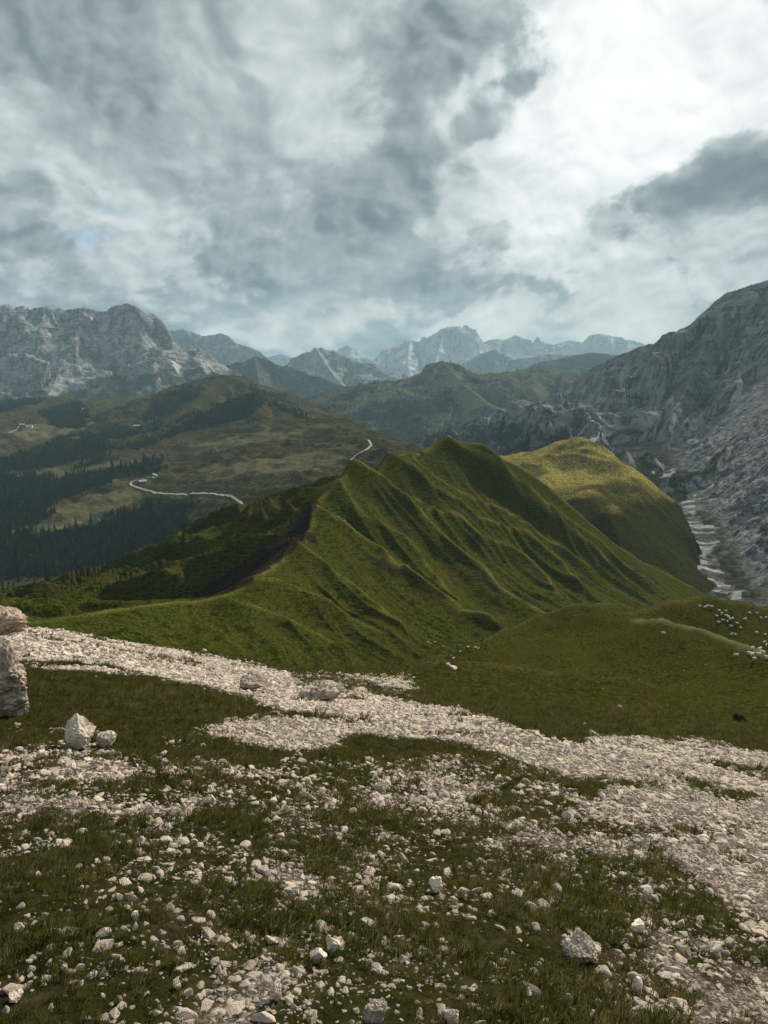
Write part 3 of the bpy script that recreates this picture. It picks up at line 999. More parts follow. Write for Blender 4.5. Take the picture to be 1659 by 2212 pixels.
# ---- the sunlit yellow hill
yc = [P(*q) for q in [(960, 1010, 1120), (1040, 992, 1080), (1090, 984, 1050), (1140, 976, 1020), (1180, 966, 990), (1215, 953, 960), (1245, 947, 940), (1272, 952, 925), (1300, 966, 905), (1335, 987, 885), (1370, 1012, 868), (1400, 1037, 855), (1425, 1060, 845), (1452, 1082, 835), (1478, 1104, 828)]]
yf = list(yc) + [P(*q) for q in [(1100, 1010, 900), (1160, 1020, 850), (1200, 1000, 880), (1250, 1000, 870), (1240, 1040, 800), (1300, 1040, 815), (1340, 1045, 810), (1290, 1075, 755), (1360, 1062, 775), (1395, 1075, 780), (1330, 1110, 700), (1400, 1130, 735), (1440, 1125, 790), (1400, 1180, 670), (1460, 1190, 720), (1480, 1150, 780), (1200, 1100, 700), (1100, 1080, 750)]]
yf += [P(1510, 1112, 830) - np.array([0, 0, 9]), P(1540, 1150, 800) - np.array([0, 0, 22]), P(1520, 1190, 760) - np.array([0, 0, 14])]
yf += [np.array(q) for q in [(100, 560, -185), (260, 560, -200), (330, 640, -205), (0, 700, -180)]]
yb = list(yc)
for p in yc:
    k = 1 + 120 / math.hypot(p[0], p[1])
    yb.append(np.array([p[0] * k + 30, p[1] * k, p[2] - 62]))
yf, yb = np.array(yf), np.array(yb)
tps_yf = TPS(yf[:, :2] / 100, yf[:, 2], 1e-3)
tps_yb = TPS(yb[:, :2] / 100, yb[:, 2], 1e-3)
yhill = HF(1, 27, 360, 560, 1250, 240, False)
dy_, sy_, _ = polydist(yhill.X, yhill.Y, [(p[0], p[1]) for p in yc])
yhill.Z = np.where(dy_ * sy_ > 0, tps_yb(yhill.X / 100, yhill.Y / 100), tps_yf(yhill.X / 100, yhill.Y / 100))
edge3 = [cast(*q, [rubble], 440, 1740) for q in [(1850, 1085), (1510, 1098), (1440, 1108), (1432, 1130), (1445, 1160), (1470, 1192), (1540, 1252), (1640, 1308), (1800, 1400)]]
edge3 = [(p[0], p[1]) for p in edge3 if p is not None]
d_e, s_e, _ = polydist(yhill.X, yhill.Y, edge3)
yhill.Z -= np.where(s_e > 0, np.minimum(d_e * 1.3, 150), 0) 
for pts_, amp_, w_a in [([(1265, 1085), (1310, 1066), (1350, 1055), (1385, 1060), (1415, 1085), (1440, 1120)], 11.0, 42.0), ([(1150, 1000), (1210, 990), (1270, 1000), (1320, 1020)], 5.0, 30.0), ([(1245, 950), (1290, 985), (1330, 1010), (1375, 1030)], 5.0, 26.0), ([(1300, 1120), (1350, 1110), (1400, 1130)], 6.0, 34.0)]:
    l3 = [cast(q[0], q[1], [yhill], 570, 1240) for q in pts_]
    l3 = [(p[0], p[1]) for p in l3 if p is not None]
    if len(l3) > 1:
        d_, _, _ = polydist(yhill.X, yhill.Y, l3)
        yhill.Z += amp_ * np.clip(1 - d_ / w_a, 0, 1) ** 1.4
yhill.Z += fbm(yhill.X / 40, yhill.Y / 40, 5, 231) * 2.0 + (ridged(yhill.X / 30, yhill.Y / 60, 4, 232) - 1) * 1.5

# ---- forested hill in the middle
chill = HF(-6, 20, 420, 2350, 5200, 190)
Sc, Dc, Gc = ridge_field(chill, [RN([(700, 900, 3200), (760, 884, 3300), (790, 864, 3450), (850, 832, 3650), (880, 818, 3750), (910, 802, 3850), (935, 787, 3900), (955, 779, 3920), (975, 790, 3920), (992, 798, 3900), (1040, 811, 3850), (1080, 812, 3850), (1120, 801, 3950), (1150, 793, 4050), (1200, 800, 4100), (1280, 798, 4200), (1400, 800, 4300)]),
                               RN([(955, 779, 3920), (1000, 830, 3500), (1050, 870, 3200)]), RN([(1150, 793, 4050), (1150, 840, 3600), (1180, 880, 3300)])],
                          [(0, 0), (60, 26), (300, 120), (900, 250), (1600, 420)], 110, 320, 30, 190, 9, 150, 241, 90)

# ---- farther mountains
FAR = []


def far_range(name, a0, a1, na, r0, r1, nr, spec, prof, gully, gl, rough, rl, seed, cj=(4, 90)):
    f = HF(a0, a1, na, r0, r1, nr, False)
    S, D, Gq = ridge_field(f, [RN(s) for s in spec], prof, 120, 600, gully, gl, rough, rl, seed, 150, 6.0, cj)
    FAR.append((name, f, D, Gq))


far_range('mountain', -20, 0, 300, 6200, 10500, 190,
          [[(280, 740, 8800), (350, 716, 8800), (365, 713, 8800), (395, 709, 8800), (412, 716, 8800), (440, 725, 8750), (462, 722, 8700), (478, 718, 8700), (492, 724, 8650), (502, 740, 8600), (530, 746, 8500), (555, 755, 8400), (580, 775, 8200), (620, 800, 7800), (680, 835, 7400)]],
          [(0, 0), (60, 45), (200, 210), (700, 420), (1800, 800)], 80, 300, 30, 400, 301)
far_range('mountain', -17, 0, 300, 3600, 7500, 170,
          [[(380, 780, 5600), (470, 790, 5500), (520, 785, 5450), (550, 770, 5400), (572, 772, 5350), (600, 790, 5250), (640, 812, 5100), (690, 840, 4900), (730, 866, 4700), (760, 884, 4500), (800, 905, 4300)],
           [(550, 770, 5400), (560, 830, 4700), (600, 880, 4200)]],
          [(0, 0), (80, 60), (400, 210), (1000, 380), (2000, 700)], 60, 260, 16, 240, 321)
far_range('mountain', -10, 4, 280, 5600, 9500, 130,
          [[(560, 830, 7700), (600, 797, 7700), (625, 780, 7700), (640, 768, 7700), (655, 760, 7700), (668, 757, 7700), (680, 749, 7700), (692, 749, 7700), (705, 756, 7650), (722, 756, 7650), (740, 767, 7600), (765, 778, 7500), (800, 792, 7300), (840, 808, 7000), (875, 824, 6800), (930, 850, 6500)],
           [(680, 749, 7700), (720, 810, 6900), (760, 850, 6400)]],
          [(0, 0), (60, 50), (400, 220), (1100, 420), (2200, 760)], 80, 330, 18, 300, 341)
far_range('mountain', -10, -1, 140, 12800, 16500, 50,
          [[(700, 790, 14500), (735, 748, 14500), (752, 741, 14500), (768, 748, 14500), (790, 768, 14500), (830, 790, 14500)],
           [(560, 790, 14500), (575, 768, 14500), (605, 758, 14500), (630, 768, 14500), (660, 785, 14500)]],
          [(0, 0), (200, 200), (900, 600), (2000, 1000)], 70, 400, 20, 500, 361)
far_range('mountain', -5, 9, 380, 10500, 15500, 170,
          [[(700, 800, 12500), (760, 772, 12500), (790, 771, 12500), (815, 776, 12500), (840, 752, 12600), (862, 742, 12700), (885, 735, 12700), (905, 737, 12700), (925, 728, 12700), (945, 717, 12700), (962, 708, 12700), (978, 704, 12700), (990, 703, 12700), (996, 716, 12700), (1004, 736, 12650), (1025, 744, 12600), (1060, 770, 12500), (1110, 800, 12400)],
           [(962, 708, 12700), (940, 780, 11500), (930, 810, 11000)], [(885, 735, 12700), (880, 790, 11500), (890, 820, 11000)]],
          [(0, 0), (120, 90), (600, 470), (1500, 800), (3000, 1300)], 150, 420, 40, 420, 381)
far_range('mountain', 4, 21, 360, 12800, 16800, 80,
          [[(990, 770, 14500), (1030, 745, 14500), (1055, 732, 14500), (1075, 729, 14500), (1092, 731, 14500), (1112, 721, 14500), (1130, 728, 14500), (1150, 733, 14500), (1162, 724, 14500), (1180, 738, 14500), (1200, 742, 14500), (1230, 732, 14500), (1250, 735, 14500), (1268, 741, 14500), (1284, 731, 14500), (1290, 720, 14500), (1300, 718, 14500), (1308, 727, 14500), (1320, 723, 14500), (1335, 726, 14500), (1350, 732, 14500), (1370, 733, 14500), (1395, 742, 14500), (1440, 736, 14500), (1500, 745, 14500)]],
          [(0, 0), (200, 170), (700, 500), (1800, 900)], 110, 380, 35, 420, 401, (8, 130))
far_range('mountain', 4, 20, 300, 7800, 11500, 90,
          [[(930, 830, 9500), (980, 795, 9500), (1010, 778, 9500), (1035, 765, 9500), (1045, 761, 9500), (1058, 757, 9500), (1072, 752, 9500), (1085, 762, 9500), (1110, 772, 9500), (1150, 768, 9500), (1190, 760, 9500), (1230, 765, 9500), (1300, 800, 9500)]],
          [(0, 0), (100, 90), (500, 300), (1800, 700)], 80, 330, 22, 330, 421)
far_range('mountain', 8, 22, 240, 5600, 8200, 80,
          [[(1080, 815, 6800), (1150, 790, 6800), (1200, 775, 6800), (1240, 766, 6800), (1280, 760, 6800), (1310, 763, 6800), (1340, 775, 6800), (1420, 800, 6800)]],
          [(0, 0), (120, 50), (600, 240), (1500, 560)], 40, 300, 12, 260, 441)

#BUILD
# ------------------------------------------------------------------ masks and terrain meshes
def poly_mask(hf, polys, soft=6.0, wob=14.0, wl=18.0, seed=900):
    """1 inside any of the outlines (given as they are seen from the path), ragged at the rim; polys = [(outline, value)]"""
    px, py = project(hf.X, hf.Y, hf.Z)
    nx = fbm(hf.X / wl, hf.Y / wl, 4, seed) * wob
    ny = fbm(hf.X / wl + 9, hf.Y / wl - 4, 4, seed + 1) * wob * 0.45
    out = np.zeros(hf.Z.shape)
    for poly, val in polys:
        k = inpoly(px + nx, py + ny, poly)
        out = np.where(k, val, out)
    return out


def blur(a, n=2):
    for _ in range(n):
        p = np.pad(a, 1, mode='edge')
        a = (p[1:-1, 1:-1] * 2 + p[:-2, 1:-1] + p[2:, 1:-1] + p[1:-1, :-2] + p[1:-1, 2:]) / 6
    return a


# foreground scree
S_POLY = [([(560, 1690), (700, 1660), (900, 1650), (1100, 1720), (1300, 1800), (1500, 1870), (1700, 1960), (1700, 2300), (380, 2300), (420, 2000)], 0.45),
          ([(900, 1640), (1080, 1680), (1280, 1760), (1480, 1850), (1700, 1930), (1700, 2030), (1500, 1980), (1250, 1930), (1020, 1830), (880, 1760), (600, 1760), (610, 1690)], 0.62),
          ([(-40, 1640), (60, 1625), (110, 1600), (250, 1600), (265, 1650), (190, 1720), (175, 1800), (60, 1850), (-40, 1890)], 0.72),
          ([(220, 1740), (420, 1730), (420, 1790), (230, 1800)], 0.6),
          ([(230, 1830), (390, 1800), (410, 1880), (240, 1900)], 0.6),
          ([(560, 2040), (740, 2000), (760, 2080), (600, 2110)], 0.7),
          ([(360, 2150), (520, 2120), (540, 2230), (360, 2230)], 0.65),
          ([(1050, 1880), (1250, 1870), (1300, 1990), (1480, 2060), (1520, 2120), (1300, 2050), (1150, 1990)], 0.72),
          ([(1350, 2180), (1660, 2130), (1700, 2230), (1350, 2260)], 0.6),
          ([(-60, 1345), (60, 1352), (180, 1366), (300, 1390), (430, 1412), (560, 1436), (640, 1456), (890, 1460), (890, 1488), (800, 1500), (1000, 1535), (1150, 1578), (1250, 1602), (1380, 1588), (1520, 1600), (1720, 1640),
            (1720, 1990), (1560, 1905), (1400, 1840), (1250, 1745), (1150, 1700), (1000, 1640), (850, 1600), (760, 1590), (720, 1612), (640, 1622), (520, 1604), (415, 1592), (430, 1565), (600, 1548), (560, 1520), (450, 1490), (330, 1462), (150, 1452), (60, 1440), (-60, 1420)], 0.95),
          ([(640, 1462), (760, 1468), (880, 1492), (900, 1512), (760, 1492), (640, 1486)], 0.25),
          ([(300, 1416), (430, 1424), (460, 1436), (330, 1428)], 0.35),
          ([(850, 1588), (1000, 1602), (1200, 1668), (1300, 1708), (1290, 1722), (1100, 1672), (1000, 1642), (850, 1612)], 0.08),
          ([(1480, 1690), (1540, 1692), (1550, 1706), (1490, 1704)], 0.05), ([(1560, 1708), (1659, 1712), (1659, 1722), (1570, 1722)], 0.05),
          ([(1500, 1640), (1600, 1650), (1659, 1672), (1600, 1668), (1510, 1655)], 0.3)]
scree = poly_mask(ground, S_POLY, wob=16.0, wl=3.0)
clump = fbm(ground.X / 1.3, ground.Y / 1.3, 4, 911) * 0.5 + fbm(ground.X / 0.35, ground.Y / 0.35, 2, 917) * 0.3
gvx, gvy = project(ground.X, ground.Y, ground.Z)
scree = np.where((scree == 0) & (gvy > 1640), 0.43, scree)
scree = np.where((scree == 0) & (gvy > 1560) & (gvx < 700), 0.14, scree)
scree = blur(scree, 9)
strip = fbm((ground.X * .5 - ground.Y * .87) / 1.2, (ground.X * .87 + ground.Y * .5) / 9, 4, 921)
scree_m = np.clip(scree + clump * np.where(scree > .9, .16, .7) * sstep(scree, 0, .15) - np.clip(strip - .22, 0, 1) * 1.1 * sstep(scree, .5, .8), 0, 1)
scree_m = np.where(ground.R > 85, scree_m * .2, scree_m)
far_m = sstep(ground.R, 28, 60)
# worn crest line of the near rib
g_rib = np.zeros(ground.Z.shape)
for (l3, amp_, w_a), k_ in zip(spur_lines, (.35, 1.0, .3)):
    d_r, _, _ = polydist(ground.X + fbm(ground.X / 12, ground.Y / 12, 3, 12) * 1.5, ground.Y, l3)
    g_rib = np.maximum(g_rib, np.clip(1 - d_r / 2.4, 0, 1) * k_)
mesh_grid('ground', ground, M_ground, {'scree': scree_m, 'far': far_m, 'rib': g_rib})

# green hill
BARE_SHADE = [[(690, 1080), (672, 1140), (640, 1190), (560, 1240), (500, 1284), (430, 1296), (400, 1300), (480, 1240), (560, 1180), (640, 1120), (670, 1080)],  # first outline is the shaded gully, painted dark; the others are bare soil
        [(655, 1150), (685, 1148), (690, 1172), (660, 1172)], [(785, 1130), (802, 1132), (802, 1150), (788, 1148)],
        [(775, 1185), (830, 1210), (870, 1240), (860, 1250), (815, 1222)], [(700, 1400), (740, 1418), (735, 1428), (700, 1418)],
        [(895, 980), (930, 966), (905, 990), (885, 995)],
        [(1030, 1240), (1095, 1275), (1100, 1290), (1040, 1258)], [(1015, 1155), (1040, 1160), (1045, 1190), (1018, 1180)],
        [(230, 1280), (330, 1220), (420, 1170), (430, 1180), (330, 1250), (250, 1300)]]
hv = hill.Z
bare_shade = poly_mask(hill, [(p, 0.75) for p in BARE_SHADE], wob=14, wl=14)
bare_shade = np.clip(blur(bare_shade, 3) + fl * np.clip(.95 - gul, 0, 1) * .7, 0, 1)
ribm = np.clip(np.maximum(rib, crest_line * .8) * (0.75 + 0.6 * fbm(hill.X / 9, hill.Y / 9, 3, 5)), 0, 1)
mesh_grid('hill', hill, M_green, {'rib': ribm * .8, 'bare_shade': bare_shade}, label='steep green ribbed grass hill', zmin=-240)

# yellow hill
ylow_shade = sstep(project(yhill.X, yhill.Y, yhill.Z)[1] + fbm(yhill.X / 45, yhill.Y / 45, 4, 4) * 34, 1030, 1095)  # mask of the greener foot and its painted cloud shadow
mesh_grid('hill', yhill, M_yellow, {'low': ylow_shade}, label='rounded sunlit yellow grass hill', zmin=-240)

# left valley
WOODS = [[(0, 1152), (110, 1147), (200, 1135), (262, 1106), (330, 1094), (405, 1088), (425, 1104), (395, 1130), (440, 1150), (330, 1192), (250, 1226), (130, 1246), (-60, 1256), (-60, 1160)],
         [(-80, 1020), (0, 1022), (125, 1032), (250, 1012), (340, 986), (352, 1000), (280, 1022), (200, 1056), (105, 1086), (110, 1122), (0, 1148), (-80, 1150)],
         [(30, 985), (125, 950), (235, 925), (350, 930), (375, 945), (320, 965), (240, 975), (150, 1000), (50, 1018), (-80, 1015), (-80, 975)],
         [(85, 890), (165, 870), (200, 895), (175, 925), (120, 925)], [(-60, 880), (60, 864), (100, 861), (50, 880), (-60, 905)],
         [(290, 905), (350, 895), (400, 880), (420, 890), (350, 930), (300, 925)], [(260, 1024), (370, 1003), (372, 1009), (265, 1032)], [(150, 1010), (220, 985), (225, 995), (160, 1018)]]
W_HILL = [[(350, 940), (400, 910), (475, 872), (550, 848), (580, 862), (540, 900), (450, 928), (375, 948)], [(590, 862), (690, 915), (670, 918), (600, 880)]]
W_HILL2 = [[(330, 858), (400, 835), (440, 850), (360, 900), (300, 915)], [(480, 812), (640, 872), (690, 912), (660, 905), (560, 850)]]
wood_v = poly_mask(valley, [(p, 1.0) for p in WOODS], wob=16, wl=45)
mead = sstep(project(valley.X, valley.Y, valley.Z)[1], 1040, 1130)
pale_v = blur(poly_mask(valley, [(p, 1.0) for p in [[(40, 1030), (120, 1015), (230, 1000), (330, 985), (345, 990), (250, 1010), (130, 1032)], [(100, 960), (190, 940), (260, 925), (280, 932), (200, 955), (110, 972)], [(110, 1102), (180, 1075), (270, 1055), (330, 1066), (260, 1098), (200, 1122), (130, 1136)], [(-40, 1150), (110, 1136), (220, 1113), (215, 1126), (110, 1149), (-40, 1160)], [(430, 1010), (600, 985), (740, 975), (760, 1000), (560, 1030), (450, 1045)], [(400, 960), (560, 935), (700, 915), (740, 925), (560, 955), (420, 985)], [(0, 930), (90, 915), (240, 905), (200, 925), (60, 955)]]], wob=18, wl=70), 3)
mesh_grid('hill', valley, M_valley, {'pale': pale_v, 'wood': blur(wood_v, 2) * .8, 'green': mead}, label='grazed brown ridge above the wooded valley')
wood_m = poly_mask(hill_m, [(p, 1.0) for p in W_HILL], wob=10, wl=60)
mesh_grid('hill', hill_m, M_valley, {'wood': blur(wood_m, 1) * .9, 'green': wood_m * 0, 'pale': wood_m * 0}, label='dark hill with a wooded left flank')
wood_l = poly_mask(hill_l, [(p, 1.0) for p in W_HILL2], wob=10, wl=60)
mesh_grid('hill', hill_l, M_valley, {'wood': blur(wood_l, 1) * .6, 'green': wood_l * 0, 'pale': wood_l * 0}, label='dark brown hill below the pale mountain')

# middle forest hill
cx_, cy_ = project(chill.X, chill.Y, chill.Z)
meadow = poly_mask(chill, [([(910, 905), (990, 890), (1040, 878), (1130, 868), (1190, 862), (1150, 895), (1080, 908), (1000, 915)], 1.0)], wob=12, wl=120)
wood_c = np.clip(.62 + fbm(chill.X / 170, chill.Y / 170, 4, 15) * .5 + sstep(cy_, 840, 900) * .35 - sstep(-Dc, -120, 0) * .6, 0, 1) * (1 - meadow)
mesh_grid('hill', chill, M_chill, {'wood': wood_c * .62, 'veg': np.clip(.85 + meadow, 0, 1), 'scree': meadow * .0}, label='forested hill in the middle distance')

# mountains
Z4 = lambda x, y: (1036.9 + .375 * x, 561.7 + .375 * y)
FANS = [[(1500, 700), (1659, 760), (1800, 800), (1800, 860), (1659, 880), (1500, 960), (1250, 990), (1450, 900), (1430, 840)], [(1310, 1020), (1330, 990), (1510, 920), (1480, 960)],
        [(650, 1055), (620, 1030), (800, 975), (1000, 890), (1110, 760), (1125, 830), (900, 930), (720, 1020)], [(545, 1022), (600, 955), (620, 935), (590, 1005)], [(700, 925), (735, 985), (640, 1032), (620, 1025), (710, 980)],
        [(1070, 985), (1120, 900), (1140, 920), (1095, 990)], [(950, 1250), (1060, 1170), (1035, 1205), (970, 1255)], [(1020, 1260), (1150, 1185), (1130, 1235)], [(1180, 900), (1330, 940), (1200, 985)],
        [(780, 660), (820, 630), (850, 670), (800, 700)], [(515, 1020), (530, 940), (545, 900), (535, 1010)], [(1130, 1295), (1290, 1270), (1400, 1225), (1330, 1290), (1200, 1320)]]
fans = poly_mask(mount_r, [([Z4(*q) for q in p], .8) for p in FANS], wob=7, wl=40)
rx_, ry_ = project(mount_r.X, mount_r.Y, mount_r.Z)
lowv = sstep(ry_ - np.interp(rx_, [1000, 1150, 1280, 1450, 1560, 1700], [900, 900, 935, 905, 900, 900]), -10, 25)
wood_r = np.clip(sstep(1180 - rx_, 0, 150) * sstep(ry_, 895, 930) + lowv * sstep(1300 - rx_, -60, 100) * .9, 0, 1) * (1 - fans)
M_rock_r2 = mat_rock('grey_dolomite_rock_wooded', (.10, .10, .106), (.20, .199, .205), (.31, .308, .308), (.040, .041, .022), 0.02, 0.72, 0.12, 14.0, True, 0.5, (.015, .019, .013))
mesh_grid('mountain', mount_r, M_rock_r2, {'scree': blur(fans, 1), 'veg': np.clip(lowv * 1.3, 0, 1) * (1 - fans), 'wood': wood_r * .5}, label='steep grey rock mountain on the right')
rfan = poly_mask(rubble, [([Z4(*q) for q in p], .8) for p in FANS[6:8] + FANS[11:]] + [([(1412, 1108), (1500, 1075), (1560, 1062), (1540, 1090), (1500, 1110), (1560, 1150), (1540, 1200), (1600, 1290), (1659, 1320), (1620, 1320), (1540, 1270), (1450, 1195), (1470, 1160)], .62)], wob=24, wl=26)
rfan *= np.clip(1 + 1.1 * fbm((rubble.X * .5 + rubble.Y * .86) / 14, (rubble.X * .86 - rubble.Y * .5) / 60, 4, 663), .25, 1.25)
rlow = (1 - rk) * (1 - rfan)
mesh_grid('terrain', rubble, M_rubble, {'scree': blur(rfan, 1) * .8, 'veg': rlow}, label='rubble slope and gravel floor of the right valley')
lx_, ly_ = project(mount_l.X, mount_l.Y, mount_l.Z)
Z2 = lambda x, y: (.3646 * x, 622.1 + .3646 * y)
LF = [[(290, 635), (350, 500), (400, 520), (380, 600), (330, 650)], [(120, 640), (160, 610), (190, 660)], [(320, 250), (360, 300), (420, 420), (400, 420)], [(440, 230), (470, 290), (460, 330)], [(660, 400), (750, 420), (720, 440)], [(1000, 420), (1100, 470), (1040, 500)], [(240, 120), (290, 180), (300, 240), (270, 190)]]
lfan = poly_mask(mount_l, [([Z2(*q) for q in p], .8) for p in LF], wob=6, wl=90)
lveg = sstep(ly_ - np.interp(lx_, [-100, 0, 130, 250, 330, 450], [868, 860, 850, 798, 800, 806]) + fbm(mount_l.X / 200, mount_l.Y / 200, 4, 3) * 16, -12, 14)
patch = sstep(fbm(mount_l.X / 260, mount_l.Y / 260, 5, 77), .15, .5) * sstep(ly_, 715, 780) * .6
mesh_grid('mountain', mount_l, M_rock_l, {'scree': blur(lfan, 1), 'veg': np.clip(lveg * 2 + patch, 0, 1) * (1 - lfan)}, label='pale rock mountain on the left')
mesh_grid('mountain', mount_b, M_rock_l, {'scree': mount_b.Z * 0, 'veg': mount_b.Z * 0}, label='rock crest behind the left mountain')
FL = ['flat topped mountain with a cliff band', 'wooded slope dropping into the far valley', 'blue pyramid shaped mountain across the valley', 'faint peaks on the horizon left of centre', 'highest far peak with pale glacier streaks', 'jagged pale range along the right horizon', 'blue ridge below the jagged range', 'rounded blue ridge behind the forested hill']
for (nm, f, D, Gq), lb in zip(FAR, FL):
    i = FL.index(lb)
    vg = sstep(D, 120, 500) if i in (0, 2, 6) else (sstep(D, 20, 150) if i in (1, 7) else D * 0)
    if i == 4:
        sn = sstep(fbm(f.X / 420 + 3, f.Y / 420, 4, 8) + (Gq < .75) * .25, .2, .5) * sstep(D, 0, 60) * .75
    else:
        sn = D * 0
    mesh_grid(nm, f, M_snow if i in (3, 4, 5) else M_farwood if i in (1, 7) else M_far, {'scree': sn, 'veg': vg}, label=lb)
vf_ = mesh_obj('terrain', [(-24000, -2000, -430), (24000, -2000, -430), (24000, 17000, -430), (-24000, 17000, -430)], [(0, 1, 2, 3)], M_floor)
tag(vf_, 'lowest valley floor between the mountains', kind='structure')

# ------------------------------------------------------------------ haze
hz, gh, _ = material('haze')
for n_ in list(hz.node_tree.nodes):
    if n_.type == 'BSDF_PRINCIPLED':
        hz.node_tree.nodes.remove(n_)
pv = gh.node('ShaderNodeVolumePrincipled')
pv.inputs['Color'].default_value = (0.45, 0.70, 0.83, 1)
pv.inputs['Density'].default_value = 5.2e-5
pv.inputs['Anisotropy'].default_value = 0.1
gh.l.new(pv.outputs[0], [n_ for n_ in hz.node_tree.nodes if n_.type == 'OUTPUT_MATERIAL'][0].inputs['Volume'])
HAZE_TOP = max(float(f.Z.max()) for f in [mount_l, mount_b, mount_r] + [q[1] for q in FAR]) + 25.0
print('haze top', HAZE_TOP)
bxv = [(x, y, z) for z in (-431.5, HAZE_TOP) for x, y in ((-24100, -2100), (24100, -2100), (24100, 17100), (-24100, 17100))]
hb_ = mesh_obj('haze', bxv, [(3, 2, 1, 0), (4, 5, 6, 7), (0, 1, 5, 4), (1, 2, 6, 5), (2, 3, 7, 6), (3, 0, 4, 7)], hz)
tag(hb_, 'pale blue haze over the valleys', kind='stuff')
#ENDBUILD

#DETAIL
import bmesh
from mathutils import Vector


def new_coll(name):
    return bpy.data.collections.new(name)          # never linked to the scene: only a source for scattered instances


def hull_rock(seed, n=15, sq=(1.0, 0.8, 0.6)):
    r_ = np.random.default_rng(seed)
    p = r_.normal(size=(n, 3))
    p /= np.linalg.norm(p, axis=1)[:, None]
    p *= r_.uniform(0.78, 1.0, (n, 1))
    p *= np.array(sq)
    bm = bmesh.new()
    for v in p:
        bm.verts.new(v)
    res = bmesh.ops.convex_hull(bm, input=bm.verts[:])
    junk = [v for v in res.get('geom_interior', []) if isinstance(v, bmesh.types.BMVert)]
    bmesh.ops.delete(bm, geom=junk, context='VERTS')
    bmesh.ops.bevel(bm, geom=bm.edges[:], offset=0.07, segments=1, affect='EDGES', clamp_overlap=True)
    bmesh.ops.triangulate(bm, faces=bm.faces[:])
    me = bpy.data.meshes.new('stone')
    bm.to_mesh(me)
    bm.free()
    me.materials.append(M_stone)
    return me


def boulder_mesh(seed, size, sub=4, cuts=9, rough=0.10, layer=0.0, mat=None):
    """a boulder: a ball split along random joints, then weathered; layer > 0 gives bedding ledges"""
    r_ = np.random.default_rng(seed)
    bm = bmesh.new()
    bmesh.ops.create_icosphere(bm, subdivisions=sub, radius=1.0)
    co = np.array([v.co[:] for v in bm.verts])
    nrm = co.copy()
    n_ = fbm(co[:, 0] * 1.1 + co[:, 2] * .7 + seed, co[:, 1] * 1.1 - co[:, 2] * .8, 3, seed)
    co = co * (1 + .22 * n_)[:, None]
    for _ in range(cuts + 8):
        d = r_.normal(size=3)
        d /= np.linalg.norm(d)
        k = r_.uniform(0.42, 0.80)
        t = co @ d
        co = co - np.where(t > k, t - k, 0)[:, None] * d
    co *= np.array(size)
    sc = max(size)
    u = co / sc
    a = fbm(u[:, 0] * 4.2 + u[:, 2] * 2.3 + seed, u[:, 1] * 4.2 - u[:, 2] * 2.7, 5, seed + 3, .6)
    b = ridged(u[:, 0] * 5.1 - u[:, 1] * 2.1, u[:, 2] * 6.5 + u[:, 1] * 2, 4, seed + 9)
    co = co + nrm * (a * rough * .8 + (b - 1) * rough * .7)[:, None] * sc
    if layer:
        z = co[:, 2] / (sc * 0.13) + a * 0.8
        co[:, :2] *= (1 + layer * .5 * (np.abs((z - np.floor(z)) - 0.5) - 0.25))[:, None]
    for v, c in zip(bm.verts, co):
        v.co = c
    me = bpy.data.meshes.new('boulder')
    bm.to_mesh(me)
    bm.free()
    me.materials.append(mat or M_boulder)
    return me


def make_tuft(seed, nb, hgt, spread, mat, lean=(0.25, 0.1)):
    r_ = np.random.default_rng(seed)
    V, F = [], []
    for _ in range(nb):
        a = r_.uniform(0, 2 * np.pi)
        rad = spread * math.sqrt(r_.uniform(0, 1))
        bx, by = math.cos(a) * rad, math.sin(a) * rad
        h = hgt * r_.uniform(0.45, 1.0)
        w = r_.uniform(0.0022, 0.0042) * (hgt / 0.12) ** 0.5
        da = a + r_.normal(0, 0.7)
        ox, oy = math.cos(da) * h * r_.uniform(0.15, 0.55) + lean[0] * h, math.sin(da) * h * r_.uniform(0.15, 0.55) + lean[1] * h
        fa = r_.uniform(0, np.pi)
        px, py = math.cos(fa) * w, math.sin(fa) * w
        i = len(V)
        V += [(bx - px, by - py, -0.01), (bx + px, by + py, -0.01), (bx + ox * .35 - px * .8, by + oy * .35 - py * .8, h * .55), (bx + ox * .35 + px * .8, by + oy * .35 + py * .8, h * .55), (bx + ox, by + oy, h * .93)]
        F += [(i, i + 1, i + 3, i + 2), (i + 2, i + 3, i + 4)]
    me = bpy.data.meshes.new('grass_tuft')
    me.from_pydata(V, [], F)
    me.materials.append(mat)
    return me


